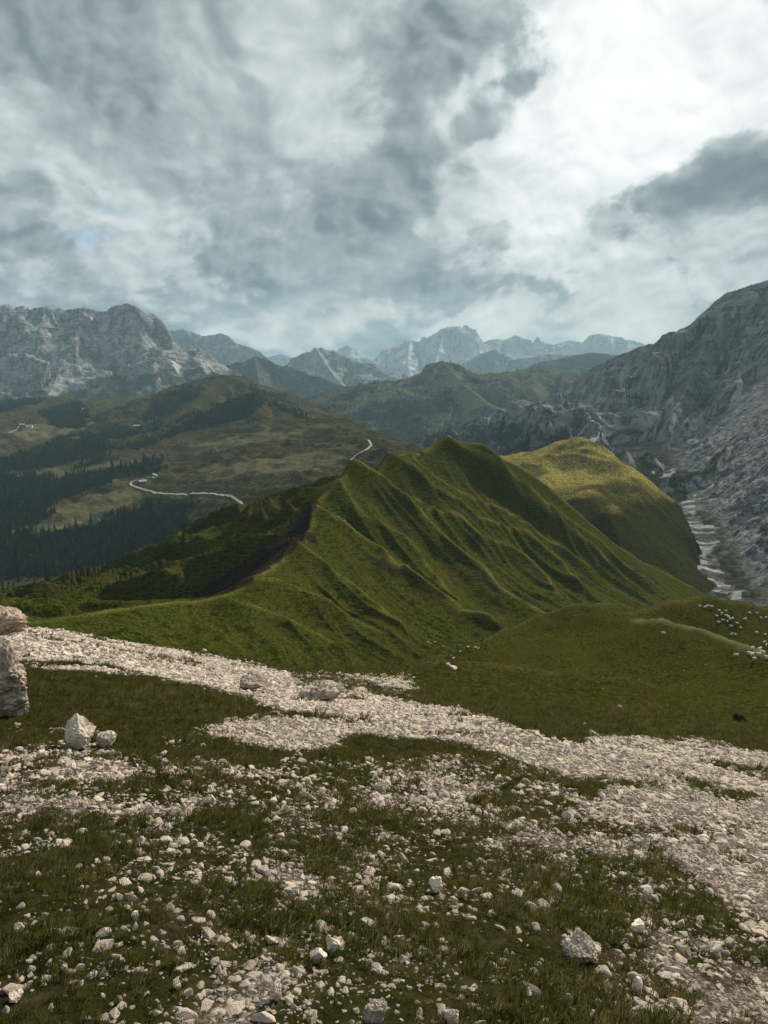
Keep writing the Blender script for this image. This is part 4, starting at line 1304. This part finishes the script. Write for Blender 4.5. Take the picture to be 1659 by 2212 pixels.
def scatter(name, coll, pts, scale, rot, idx, kind='stuff', label=None):
    me = bpy.data.meshes.new(name)
    me.vertices.add(len(pts))
    me.vertices.foreach_set('co', np.asarray(pts, np.float32).ravel())
    a = me.attributes.new('s_size', 'FLOAT_VECTOR', 'POINT')
    a.data.foreach_set('vector', np.asarray(scale, np.float32).ravel())
    a = me.attributes.new('s_rot', 'FLOAT_VECTOR', 'POINT')
    a.data.foreach_set('vector', np.asarray(rot, np.float32).ravel())
    a = me.attributes.new('s_idx', 'INT', 'POINT')
    a.data.foreach_set('value', np.asarray(idx, np.int32).ravel())
    o = bpy.data.objects.new(name, me)
    COL.objects.link(o)
    ng = bpy.data.node_groups.new(name + '_scatter', 'GeometryNodeTree')
    ng.interface.new_socket('Geometry', in_out='INPUT', socket_type='NodeSocketGeometry')
    ng.interface.new_socket('Geometry', in_out='OUTPUT', socket_type='NodeSocketGeometry')
    gi, go = ng.nodes.new('NodeGroupInput'), ng.nodes.new('NodeGroupOutput')
    ip = ng.nodes.new('GeometryNodeInstanceOnPoints')
    ci = ng.nodes.new('GeometryNodeCollectionInfo')
    ci.inputs['Collection'].default_value = coll
    ci.inputs['Separate Children'].default_value = True
    ci.inputs['Reset Children'].default_value = True

    def named(nm, ty):
        n_ = ng.nodes.new('GeometryNodeInputNamedAttribute')
        n_.data_type = ty
        n_.inputs['Name'].default_value = nm
        return [s for s in n_.outputs if s.enabled and s.name == 'Attribute'][0]
    er = ng.nodes.new('FunctionNodeEulerToRotation')
    ng.links.new(named('s_rot', 'FLOAT_VECTOR'), er.inputs[0])
    ng.links.new(gi.outputs[0], ip.inputs['Points'])
    ng.links.new(ci.outputs[0], ip.inputs['Instance'])
    ip.inputs['Pick Instance'].default_value = True
    ng.links.new(named('s_idx', 'INT'), ip.inputs['Instance Index'])
    ng.links.new(er.outputs[0], ip.inputs['Rotation'])
    ng.links.new(named('s_size', 'FLOAT_VECTOR'), ip.inputs['Scale'])
    ng.links.new(ip.outputs[0], go.inputs[0])
    md = o.modifiers.new('scatter', 'NODES')
    md.node_group = ng
    tag(o, label, kind=kind)
    return o


def grid_at(hf, arr, x, y):
    z = hf.Z
    hf.Z = arr
    v = hf.at(x, y)
    hf.Z = z
    return v


def ring_points(n_per_m2, r0, r1, az):
    n = int(n_per_m2 * az * (r1 * r1 - r0 * r0))
    a = rng.uniform(-az, az, n)
    r = np.sqrt(rng.uniform(r0 * r0, r1 * r1, n))
    return r * np.sin(a), r * np.cos(a), r


# boulders and larger stones, placed one by one: (v x, v y of the base, width px, height px, label, bedding)
BIG = [(2, 1556, 130, 150, 'big pale boulder cut by the left edge of the picture', .25),
       (4, 1372, 70, 62, 'dark layered rock outcrop at the left edge above the scree', .5),
       (166, 1618, 76, 60, 'pointed pale boulder above the stone pile at lower left', 0),
       (228, 1616, 58, 46, 'rounder grey boulder right beside the pointed one', 0),
       (545, 1494, 78, 34, 'low flat rock half buried in the upper scree', 0),
       (688, 1512, 84, 34, 'long low whitish rock in the middle of the scree', 0),
       (775, 1512, 60, 22, 'thin flat rock right of the long low one', 0),
       (440, 1411, 16, 14, 'lone pale rock on the rim of the scree', 0),
       (505, 1438, 18, 14, 'grey stone at the foot of the green slope', 0),
       (826, 1712, 46, 34, 'bright white stone on turf in the middle of the foreground', 0),
       (452, 1740, 34, 26, 'whitish stone below the pointed boulder, in short grass', 0),
       (400, 1700, 28, 20, 'small bright stone left of the whitish stone in the grass', 0),
       (944, 1930, 42, 38, 'roundish pale stone alone in dark grass, centre foreground', 0),
       (718, 2060, 48, 44, 'angular slab leaning on the stone cluster, bottom centre', 0),
       (684, 2082, 50, 38, 'broad stone in front of the angular slab', 0),
       (596, 2165, 38, 56, 'upright narrow stone near the bottom edge', 0),
       (382, 2140, 26, 28, 'yellowish stone in dark grass near the bottom edge', 0),
       (812, 2222, 60, 56, 'pale pointed stone at the bottom edge left of centre', 0),
       (975, 2215, 48, 44, 'rounded stone at the bottom edge right of centre', 0),
       (1258, 2085, 100, 40, 'long split rock lying slantwise in the right foreground', 0),
       (1378, 2150, 36, 44, 'upright stone below the long split rock', 0),
       (1385, 2018, 46, 30, 'broad flat stone above the long split rock', 0),
       (1180, 1895, 32, 26, 'white triangular stone at the edge of the right scree', 0),
       (1205, 1930, 28, 24, 'cream stone just below the white triangular one', 0),
       (290, 1990, 22, 30, 'cream coloured upright stone in the left foreground grass', 0),
       (35, 2020, 30, 28, 'pale stone near the left edge in dark grass', 0),
       (138, 2105, 18, 30, 'slim upright stone in the lower left grass', 0),
       (30, 2165, 40, 24, 'tilted pale slab in the lower left corner', 0),
       (1080, 1690, 30, 16, 'flat pale stone at the lower rim of the grass island', 0),
       (1280, 1590, 24, 16, 'white stone on turf above the scree band', 0),
       (1340, 1530, 18, 9, 'tiny white stone far out on the green slope', 0),
       (1262, 1568, 14, 8, 'small white stone on the green slope above the scree', 0),
       (255, 1945, 20, 18, 'small tan stone left of the cream upright one', 0),
       (590, 1735, 24, 18, 'pale stone at the left rim of the central stone patch', 0),
       (1600, 1560, 44, 22, 'dark mossy tussock in the grass at the right edge', 0)]  # a grass tussock, built as a dark stone
# ------------------------------------------------------------------ stones
stone_meshes = [hull_rock(100 + i, 12 + i % 6, (1.0, [0.62, 0.75, 0.9][i % 3], [0.42, 0.55, 0.7][(i // 3) % 3])) for i in range(14)]
c_stone = new_coll('stone_sources')
for i, me in enumerate(stone_meshes):
    c_stone.objects.link(bpy.data.objects.new('stone_source_%02d' % i, me))
AZ = math.radians(37)
sx_, sy_, sr_, ss_ = [], [], [], []
for (dens_, r0, r1, med) in [(1000, 1.6, 7, .0165), (640, 7, 12, .022), (300, 12, 24, .033), (100, 24, 45, .048), (22, 45, 82, .075)]:
    x, y, r = ring_points(dens_, r0, r1, AZ)
    m_ = grid_at(ground, scree_m, x, y)
    k = rng.uniform(0, 1, len(x)) < np.clip(m_, 0, 1) ** 1.25
    x, y, r = x[k], y[k], r[k]
    s = np.clip(med * np.exp(rng.normal(0, .6, len(x))), .006, .072 if r0 < 7 else .09 if r0 < 12 else .13 if r0 < 24 else .24)
    sx_.append(x); sy_.append(y); sr_.append(r); ss_.append(s)
# a few stones scattered over the turf beyond
x, y, r = ring_points(.02, 50, 150, math.radians(30))
sx_.append(x); sy_.append(y); sr_.append(r); ss_.append(rng.uniform(.08, .22, len(x)))
x, y, r = ring_points(1500, 1.6, 6, AZ)
m_ = grid_at(ground, scree_m, x, y)
k = rng.uniform(0, 1, len(x)) < sstep(m_, .3, .9) * .8
sx_.append(x[k]); sy_.append(y[k]); sr_.append(r[k]); ss_.append(rng.uniform(.005, .012, k.sum()))
x, y, r = ring_points(500, 6, 13, AZ)
m_ = grid_at(ground, scree_m, x, y)
k = rng.uniform(0, 1, len(x)) < sstep(m_, .3, .9) * .8
sx_.append(x[k]); sy_.append(y[k]); sr_.append(r[k]); ss_.append(rng.uniform(.008, .018, k.sum()))
x, y, r, s = map(np.concatenate, (sx_, sy_, sr_, ss_))
z = ground.at(x, y)
rot = np.stack([rng.normal(0.05, .35, len(x)), rng.normal(0, .35, len(x)), rng.uniform(0, 6.28, len(x))], -1)
idx = rng.integers(0, len(stone_meshes), len(x))
scl = s[:, None] * rng.uniform(.8, 1.2, (len(x), 3))
pts = np.stack([x, y, z - s * 0.06], -1)
pvx, pvy = project(x, y, z)
inframe = (pvx > 0) & (pvx < 1659) & (pvy > 1300) & (pvy < 2212)
order = np.argsort(-(s / np.hypot(r, 1.6 + .4 * r)) * inframe)
big = order[:230]
rest = np.ones(len(x), bool)
rest[big] = False
scatter('scree_stones', c_stone, pts[rest], scl[rest], rot[rest], idx[rest], label='countless small pale stones of the scree and turf')
for i in big:
    o = bpy.data.objects.new('stone', stone_meshes[idx[i]])
    COL.objects.link(o)
    o.location, o.rotation_euler, o.scale = pts[i], rot[i], scl[i]
    q_ = min((b_ for b_ in BIG if b_[1] < 2190), key=lambda b_: math.hypot(b_[0] - pvx[i], (b_[1] - pvy[i]) * 1.2))
    ddx, ddy = pvx[i] - q_[0], pvy[i] - q_[1]
    way = ('right of' if ddx > 0 else 'left of') if abs(ddx) > abs(ddy) else ('below' if ddy > 0 else 'above')
    dist_ = 'right beside and' if math.hypot(ddx, ddy) < 45 else 'close,' if math.hypot(ddx, ddy) < 90 else 'some way' if math.hypot(ddx, ddy) < 160 else 'far'
    sz_ = 'flat' if scl[i][2] < s[i] * .95 and idx[i] % 3 == 0 else 'chunky' if s[i] > .06 else 'small'
    short = ' '.join(q_[4].split()[:5]).rstrip(',')
    for w_ in (' in', ' on', ' the', ' at', ' of', ' by', ' cut', ' above', ' right', ' near', ' leaning', ' lying', ' half', ' below', ' alone', ' just'):
        if short.endswith(w_):
            short = short[:-len(w_)]
    tag(o, '%s pale stone %s %s the %s' % (sz_, dist_, way, short) + (', high up' if pvy[i] < 1700 else ', low down' if pvy[i] > 2050 else ''), 'stone', 'loose stones in the foreground grass')

for i, (vx, vy, w, h, lb, bed) in enumerate(BIG):
    p = cast(vx, vy, [ground], 1.2, 300)
    if p is None:
        continue
    dist = math.sqrt(p @ p)
    W, H = w / 1659 * dist, h / 1659 * dist
    if w < 60:
        W, H = W * .75, H * .75
    me = boulder_mesh(500 + i, (W * .56, W * .5, H * .62), 6 if w > 100 else (5 if w > 50 else 4), 6, 0.075, bed, M_tussock if 'mossy' in lb else M_boulder if w > 50 else M_stone)
    o = bpy.data.objects.new('boulder' if w > 50 else 'stone', me)
    COL.objects.link(o)
    o.location = (p[0], p[1] + W * .25, p[2] + H * 0.36)
    o.rotation_euler = (0, 0, rng.uniform(0, 6.28) if w < 50 else rng.uniform(-.4, .4))
    tag(o, lb, 'boulder' if w > 50 else 'stone')
# stones on the floor of the gully
GUL = sorted([(190, 270), (200, 276), (220, 270), (255, 288), (362, 290), (395, 293), (408, 296), (290, 328), (300, 340), (285, 352), (280, 372), (300, 387), (240, 330), (330, 310)])
for k, (qx, qy) in enumerate(GUL):
    p = cast(829.5 + qx / 2, 1252.9 + qy / 2, [ground, hill], 60, 400)
    if p is None:
        continue
    o = bpy.data.objects.new('stone', stone_meshes[k % 14])
    COL.objects.link(o)
    o.location = p + np.array([0, 0, .12])
    o.rotation_euler = (0.2, 0.1, k * 1.3)
    s = rng.uniform(.35, .6)
    o.scale = (s, s, s)
    nth = ('first', 'second', 'third', 'fourth', 'fifth', 'sixth', 'seventh', 'eighth', 'ninth', 'tenth', 'eleventh', 'twelfth', 'thirteenth', 'fourteenth')[k]
    tag(o, 'white stone on the floor of the green gully, %s from the left' % nth, 'stone', 'stones on the gully floor')

# ------------------------------------------------------------------ grass
tufts = [make_tuft(i, 22, [.07, .10, .13, .085][i % 4], [.045, .06, .05, .07][i % 4], M_blade) for i in range(5)] + [make_tuft(40 + i, 14, .12, .05, M_dry, (.4, .1)) for i in range(2)] + [make_tuft(60, 34, .19, .06, M_blade, (.3, .1))]
c_tuft = new_coll('tuft_sources')
for i, me in enumerate(tufts):
    c_tuft.objects.link(bpy.data.objects.new('tuft_source_%02d' % i, me))
gx_, gy_, gs_, gr_ = [], [], [], []
for (dens_, r0, r1, s0) in [(1500, 1.6, 6, .46), (700, 6, 12, .55), (150, 12, 24, .85), (26, 24, 45, 1.4), (9, 45, 80, 1.8), (3, 80, 130, 2.2)]:
    x, y, r = ring_points(dens_, r0, r1, AZ)
    m_ = grid_at(ground, scree_m, x, y)
    gn_ = fbm(x / .8, y / .8, 3, 333)
    k = rng.uniform(0, 1, len(x)) < np.clip(1.05 - m_ * 1.35 + gn_ * .25, .015, 1)
    x, y, r, gn_ = x[k], y[k], r[k], gn_[k]
    gx_.append(x); gy_.append(y); gr_.append(r); gs_.append(s0 * np.clip(1 + gn_ * .7, .5, 1.6) * rng.uniform(.7, 1.2, len(x)))
x, y, r, s = map(np.concatenate, (gx_, gy_, gr_, gs_))
dry = fbm(x / 1.7, y / 1.7, 3, 444)
u_ = rng.uniform(0, 1, len(x))
idx = np.where(u_ < .10 + .40 * np.clip(dry, 0, 1), rng.integers(5, 7, len(x)), np.where(u_ > .985, 7, rng.integers(0, 5, len(x))))
scatter('turf_grass', c_tuft, np.stack([x, y, ground.at(x, y)], -1), s[:, None] * np.ones((1, 3)), np.stack([rng.normal(0, .12, len(x)), rng.normal(0, .12, len(x)), rng.normal(0, .7, len(x))], -1), idx, label='short alpine grass growing between the stones')


# ------------------------------------------------------------------ conifers
def cone_tree(seed, tiers=7, nseg=9):
    r_ = np.random.default_rng(seed)
    V, F = [], []
    for t in range(tiers):
        f = t / tiers
        zb = .10 + .84 * f
        zt = min(1.0, zb + .26 - .08 * f)
        R = .20 * (1 - f) ** .85 + .018
        i = len(V)
        ph = r_.uniform(0, 6)
        for k in range(nseg * 2):
            a = ph + k * math.pi / nseg
            rr = R * ((1.0 if k % 2 == 0 else .58) * r_.uniform(.8, 1.15))
            V.append((math.cos(a) * rr, math.sin(a) * rr, zb - (.05 if k % 2 == 0 else -.01) * r_.uniform(.5, 1.3)))
        V.append((0, 0, zt))
        for k in range(nseg * 2):
            F.append((i + k, i + (k + 1) % (nseg * 2), i + nseg * 2))
    return V, F


TV, TF = [], []
for k in range(7):
    a = k * 2 * math.pi / 7
    TV += [(math.cos(a) * .022, math.sin(a) * .022, -.06), (math.cos(a) * .008, math.sin(a) * .008, .75)]
for k in range(7):
    j = (k + 1) % 7
    TF.append((2 * k, 2 * j, 2 * j + 1, 2 * k + 1))
trunk_me = mesh_obj('trunk', TV, TF, M_bark, link=False).data
crown_mes = [mesh_obj('crown', *cone_tree(700 + i, 7, 9), M_needle, link=False).data for i in range(4)]
c_tree = new_coll('tree_sources')
for i in range(4):
    V, F = cone_tree(700 + i, 6, 6)
    o = mesh_obj('tree_source_%02d' % i, V + TV, F + [tuple(q + len(V) for q in f) for f in TF], [M_needle, M_bark], link=False)
    for p_ in o.data.polygons:
        p_.material_index = 1 if p_.index >= len(F) else 0
    c_tree.objects.link(o)

tp = []


def plant(hf, mask, n, hmed, keep=None):
    a = rng.uniform(hf.a[0], hf.a[-1], n)
    r = np.sqrt(rng.uniform(hf.r[0] ** 2, hf.r[-1] ** 2, n))
    x, y = r * np.sin(a), r * np.cos(a)
    m_ = grid_at(hf, mask, x, y)
    k = rng.uniform(0, 1, n) < m_
    x, y = x[k], y[k]
    z = hf.at(x, y)
    px, py = project(x, y, z)
    k = (px > -120) & (px < 1780)
    tp.append(np.column_stack([x[k], y[k], z[k], hmed * np.exp(rng.normal(0, .28, k.sum()))]))


area = lambda hf: (hf.a[-1] - hf.a[0]) / 2 * (hf.r[-1] ** 2 - hf.r[0] ** 2)
sparse = sstep(fbm(valley.X / 70, valley.Y / 70, 3, 88), .35, .8) * .05 * (1 - mead * .5) * sstep(-project(valley.X, valley.Y, valley.Z)[0], -420, -300)
plant(valley, np.clip(blur(wood_v, 1) * .95 + sparse, 0, 1), int(area(valley) / 42), 9)
plant(hill_m, blur(wood_m, 1) * .8 + .004, int(area(hill_m) / 70), 8)
plant(hill_l, blur(wood_l, 1) * .4 + .004, int(area(hill_l) / 120), 8)
plant(chill, np.clip(wood_c - .15, 0, 1) * .8 + .004, int(area(chill) / 200), 10)
plant(mount_r, wood_r * .55, int(area(mount_r) / 220), 9)
for q in [(100, 1264, 15), (106, 1262, 13), (52, 1296, 15), (47, 1298, 12), (128, 1262, 10), (20, 1280, 14), (30, 1276, 12), (8, 1284, 13), (75, 1262, 9), (150, 1252, 12), (190, 1248, 13), (205, 1246, 12), (165, 1250, 9), (215, 1240, 10), (5, 1262, 12), (40, 1258, 11), (62, 1252, 10), (27, 1310, 16)]:
    p = cast(q[0], q[1], [valley], 480, 3000)
    if p is not None:
        tp.append(np.array([[p[0], p[1], p[2], q[2]]]))
tp = np.concatenate(tp)
tp = tp[hill.at(tp[:, 0], tp[:, 1]) < tp[:, 2] + .5]          # not where the green hill's flank covers the valley
vx_, vy_ = project(tp[:, 0], tp[:, 1], tp[:, 2])
seen = (vx_ > 0) & (vx_ < 1659) & (vy_ > 700) & (vy_ < 1345)
# hidden behind the green hill: not needed
zr = np.maximum(hill.at(tp[:, 0] * .55, tp[:, 1] * .55), -1e9)
rr_ = np.hypot(tp[:, 0], tp[:, 1])
occ = np.zeros(len(tp), bool)
for rq in (200, 240, 280, 320, 360, 400, 440, 470, 500, 540):
    k_ = rq / rr_
    occ |= (hill.at(tp[:, 0] * k_, tp[:, 1] * k_) > tp[:, 2] * k_ + tp[:, 3] * k_) & (rr_ > rq)
seen &= ~occ
app = np.where(seen, tp[:, 3] / rr_, 0)
order = np.argsort(-app)
near = order[:290]
rest = ~occ
rest[near] = False
scatter('forest', c_tree, tp[rest, :3], np.column_stack([tp[rest, 3]] * 3) * rng.uniform(.85, 1.15, (rest.sum(), 3)), np.column_stack([np.zeros(rest.sum()), np.zeros(rest.sum()), rng.uniform(0, 6.28, rest.sum())]), rng.integers(0, 4, rest.sum()), label='dark spruce forest on the far valley slopes')
for j in near:
    t = bpy.data.objects.new('spruce_tree', None)
    COL.objects.link(t)
    h = tp[j, 3]
    t.location = tp[j, :3]
    t.rotation_euler = (0, 0, rng.uniform(0, 6.28))
    t.scale = (h * rng.uniform(.9, 1.15), h, h)
    for nm, me in (('trunk', trunk_me), ('crown', crown_mes[j % 4])):
        c = bpy.data.objects.new(nm, me)
        COL.objects.link(c)
        c.parent = t
    low_ = vy_[j] > 1240
    where_ = ('at the upper rim', 'in the top third', 'just above the middle', 'just below the middle', 'in the bottom third', 'at the lower rim')[int(np.clip((vy_[j] - 1100) / 24, 0, 5))]
    hz_ = 'tall' if h > 13 else 'short' if h < 9.5 else 'middling'
    side_ = ('left edge', 'far left part', 'left part', 'left of centre', 'centre', 'right of centre', 'right part', 'right end')[int(np.clip(vx_[j] / 55, 0, 7))]
    tag(t, '%s dark spruce on the green meadow below the forest, %s' % (hz_, side_) if low_ else '%s dark spruce %s of the near valley forest, %s' % (hz_, where_, side_), 'tree', 'spruces on the left meadow' if low_ else 'nearest spruces of the valley forest')


# ------------------------------------------------------------------ paths
def ribbon(name, pts, width, fields, label, r0=100):
    w3 = []
    for a, b in zip(pts[:-1], pts[1:]):
        for t in np.linspace(0, 1, 9)[:-1]:
            p = cast(a[0] + (b[0] - a[0]) * t, a[1] + (b[1] - a[1]) * t, fields, r0, 4000)
            if p is not None:
                w3.append(p[:2])
    w3 = np.array(w3)
    for _ in range(2):
        w3[1:-1] = (w3[:-2] + w3[1:-1] * 2 + w3[2:]) / 4
    V, F = [], []
    tan = np.gradient(w3, axis=0)
    tan /= np.maximum(np.linalg.norm(tan, axis=1)[:, None], 1e-6)
    nrm = np.column_stack([-tan[:, 1], tan[:, 0]])
    for i, (p, n_) in enumerate(zip(w3, nrm)):
        wd = width * (1 + .3 * math.sin(i * 1.7) * math.sin(i * .6))
        for k in (-.5, -.17, .17, .5):
            q = p + n_ * wd * k
            zz = max(float(f.at(q[0], q[1])[0]) for f in fields)
            V.append((q[0], q[1], zz + .35))
        if i:
            b = (i - 1) * 4
            for k in range(3):
                F.append((b + k, b + k + 1, b + k + 5, b + k + 4))
    tag(mesh_obj(name, V, F, M_path, smooth=True), label, kind='structure')


Z1 = lambda x, y: (x / 2.0, 604.9 + y / 2.0)
VF = [valley, hill_m, hill_l]
ribbon('path', [Z1(*q) for q in [(690, 848), (655, 835), (690, 850), (600, 858), (570, 872), (562, 882), (580, 892), (620, 905), (690, 922), (760, 926), (830, 924), (890, 920), (950, 928), (1000, 934), (1030, 955), (1055, 972), (1080, 998), (1070, 1020)]], 3.6, VF, 'winding white gravel path past the lone hut', 500)
ribbon('path', [Z1(*q) for q in [(1515, 778), (1540, 755), (1580, 735), (1605, 716), (1598, 700), (1590, 690)]], 3.2, VF, 'short white path on top of the grazed ridge', 500)
ribbon('path', [Z1(*q) for q in [(55, 1335), (110, 1340), (190, 1328), (235, 1315), (268, 1315), (258, 1328), (248, 1342)]], 4, VF, 'pale track across the meadow at far left', 500)
ribbon('path', [Z1(*q) for q in [(712, 1190), (722, 1178), (780, 1160), (870, 1112)]], 4, VF, 'pale track below the ridge', 500)
ribbon('path', [Z1(*q) for q in [(35, 662), (75, 645), (80, 632), (110, 628), (150, 630)]], 6, VF + [mount_l], 'pale farm track in the far left meadows', 500)


# ------------------------------------------------------------------ huts
def box(x0, x1, y0, y1, z0, z1):
    V = [(x, y, z) for z in (z0, z1) for x, y in ((x0, y0), (x1, y0), (x1, y1), (x0, y1))]
    return V, [(3, 2, 1, 0), (4, 5, 6, 7), (0, 1, 5, 4), (1, 2, 6, 5), (2, 3, 7, 6), (3, 0, 4, 7)]


def hut(vx, vy, L, Wd, H, rz, label, wall, fields):
    p = cast(vx, vy, fields, 400, 5000)
    if p is None:
        return
    t = bpy.data.objects.new('mountain_hut', None)
    COL.objects.link(t)
    t.location = (p[0], p[1], p[2] - .3)
    t.rotation_euler = (0, 0, rz)
    tag(t, label, 'hut', 'mountain huts of the left valley')
    l, w, r = L / 2, Wd / 2, H * .75
    V = [(-l, -w, -1.5), (l, -w, -1.5), (l, w, -1.5), (-l, w, -1.5), (-l, -w, H), (l, -w, H), (l, w, H), (-l, w, H), (-l, 0, H + r), (l, 0, H + r)]
    mesh_obj('wall', V, [(0, 1, 5, 4), (2, 3, 7, 6), (1, 2, 6, 9, 5), (3, 0, 4, 8, 7)], wall, t)
    e, th = .7, .25
    k = r / w
    ww = w + e
    RVt = []
    for dz_ in (0.06, 0.06 + th):
        RVt += [(-l - e, -ww, H - e * k + dz_), (l + e, -ww, H - e * k + dz_), (l + e, 0, H + r + dz_), (-l - e, 0, H + r + dz_), (-l - e, ww, H - e * k + dz_), (l + e, ww, H - e * k + dz_)]
    rf = mesh_obj('roof', RVt, [(0, 1, 2, 3), (3, 2, 5, 4), (9, 8, 7, 6), (10, 11, 8, 9), (0, 6, 7, 1), (4, 5, 11, 10), (1, 7, 8, 2), (2, 8, 11, 5), (0, 3, 9, 6), (3, 4, 10, 9)], M_roof, t)
    Vc, Fc = box(l * .4, l * .4 + .8, -.4, .4, H + r * .6, H + r + 1.0)
    mesh_obj('chimney', Vc, Fc, M_render, rf)
    Vd, Fd = box(-.6, .6, -w - .06, -w + .02, 0, 2.1)
    mesh_obj('door', Vd, Fd, M_wood if wall is M_render else M_dark, t)
    for xx in (-l * .6, l * .6):
        Vw, Fw = box(xx - .5, xx + .5, -w - .05, -w + .02, 1.0, 2.0)
        mesh_obj('window', Vw, Fw, M_dark, t)


hut(308, 1043, 12, 8, 3.2, .5, 'small timber hut with pale roof inside the path bend', M_wood, [valley])
hut(64, 924, 16, 10, 5, .2, 'white farmhouse on the far left meadow beside the track', M_render, VF + [mount_l])
hut(48, 919, 14, 8, 3, .4, 'low pale barn left of the white farmhouse', M_wood, VF + [mount_l])
hut(76, 921, 12, 8, 3, -.2, 'low pale barn right of the white farmhouse', M_wood, VF + [mount_l])
hut(296, 922, 18, 9, 3.5, .1, 'long pale roofed barn at the upper rim of the forest', M_wood, VF)
hut(44, 1031, 14, 8, 3, .1, 'pale roofed barn on the meadow strip at the left edge', M_wood, VF)
hut(182, 885, 12, 8, 3.5, .3, 'tiny pale hut high below the left mountain', M_render, VF + [mount_l])


# ------------------------------------------------------------------ sheep
def sheep_mesh():
    pts_ = [(-.38, 0, .62, .21), (-.15, 0, .64, .25), (.12, 0, .64, .25), (.34, 0, .66, .20), (.48, 0, .74, .12), (.56, 0, .80, .10), (.70, 0, .72, .065),
            (-.36, .14, .42, .09), (-.38, .14, .20, .045), (-.37, .14, .0, .045), (-.36, -.14, .42, .09), (-.38, -.14, .20, .045), (-.37, -.14, .0, .045),
            (.30, .13, .42, .08), (.31, .13, .20, .042), (.31, .13, .0, .042), (.30, -.13, .42, .08), (.31, -.13, .20, .042), (.31, -.13, .0, .042),
            (-.56, 0, .62, .07), (-.60, 0, .46, .05), (.53, .10, .84, .04), (.50, .19, .80, .03), (.53, -.10, .84, .04), (.50, -.19, .80, .03)]
    ed = [(0, 1), (1, 2), (2, 3), (3, 4), (4, 5), (5, 6), (0, 7), (7, 8), (8, 9), (0, 10), (10, 11), (11, 12), (3, 13), (13, 14), (14, 15), (3, 16), (16, 17), (17, 18), (0, 19), (19, 20), (5, 21), (21, 22), (5, 23), (23, 24)]
    me = bpy.data.meshes.new('sheep')
    me.from_pydata([p[:3] for p in pts_], ed, [])
    o = bpy.data.objects.new('sheep_skin', me)
    COL.objects.link(o)
    o.modifiers.new('skin', 'SKIN')
    sv = me.skin_vertices[0].data if me.skin_vertices else None
    if sv is None:
        bm = bmesh.new()
        bm.from_mesh(me)
        bm.verts.layers.skin.verify()
        bm.to_mesh(me)
        bm.free()
        sv = me.skin_vertices[0].data
    for i, p in enumerate(pts_):
        sv[i].radius = (p[3], p[3])
        sv[i].use_root = (i == 0)
    sd_ = o.modifiers.new('sub', 'SUBSURF')
    sd_.levels = sd_.render_levels = 1
    bpy.context.view_layer.update()
    ev = o.evaluated_get(bpy.context.evaluated_depsgraph_get())
    out = bpy.data.meshes.new_from_object(ev)
    bpy.data.objects.remove(o)
    out.materials.clear()
    out.materials.append(M_wool)
    out.materials.append(M_skin)
    for p in out.polygons:
        c = p.center
        p.material_index = 1 if (c.x > .5 or c.z < .3) else 0
        p.use_smooth = True
    out.name = 'sheep'
    return out


sheep_me = sheep_mesh()
SH = [(715, 362, 'c'), (787, 376, 'c'), (828, 358, 'c'), (880, 368, 'c'), (986, 425, 'u'), (1075, 430, 'u'), (1020, 463, 'u'), (950, 498, 'u'), (1075, 492, 'u'), (1110, 510, 'u'), (1132, 540, 'u'), (1165, 537, 'u'), (1033, 558, 'u'), (1098, 576, 'u'), (974, 585, 'u'), (1232, 598, 'u'), (1145, 638, 'u'), (1284, 662, 'u'),
      (1155, 750, 'p'), (1207, 752, 'p'), (1337, 541, 'r'), (1403, 456, 'r'), (1505, 458, 'r'), (1560, 522, 'r'), (1628, 522, 'r'), (1498, 730, 'r'), (1618, 755, 'r'), (1607, 862, 'l'), (1632, 903, 'l'), (1440, 950, 'l'), (1540, 968, 'l'), (1578, 1010, 'l'), (1402, 1023, 'l'), (1440, 1043, 'l'), (1525, 1037, 'l'), (1468, 1098, 'l'), (1648, 1085, 'l'), (1212, 1050, 's'), (212, 743, 'k')]
SL = {'c': 'white sheep on the crest of the grassy spur', 'u': 'white sheep in the upper flock below the spur crest', 'p': 'white sheep of the pair below the upper flock',
      'r': 'white sheep spread along the spur at far right', 'l': 'white sheep in the lower flock in the hollow', 's': 'white sheep alone, left of the lower flock in the hollow', 'k': 'white sheep alone on the near rib of the spur'}
SHN = {}
for (qx, qy, kd) in SH:
    p = cast(1399.8 + qx * .15625, 1252.9 + qy * .15625 + 2, [ground], 60, 349)
    if p is None:
        continue
    o = bpy.data.objects.new('sheep', sheep_me)
    COL.objects.link(o)
    o.location = p
    o.rotation_euler = (0, 0, rng.choice([0.0, math.pi]) + rng.normal(0, .5))
    s = rng.uniform(.7, .85)
    o.scale = (s, s, s)
    SHN[kd] = SHN.get(kd, 0) + 1
    nth = ('first', 'second', 'third', 'fourth', 'fifth', 'sixth', 'seventh', 'eighth', 'ninth', 'tenth', 'eleventh', 'twelfth', 'thirteenth', 'fourteenth', 'fifteenth')
    peers = sorted(q[0] for q in SH if q[2] == kd)
    tag(o, SL[kd] + ('' if len(peers) == 1 else ', %s from the left' % nth[peers.index(qx)]), 'sheep', 'sheep grazing on the spur')
#ENDDETAIL
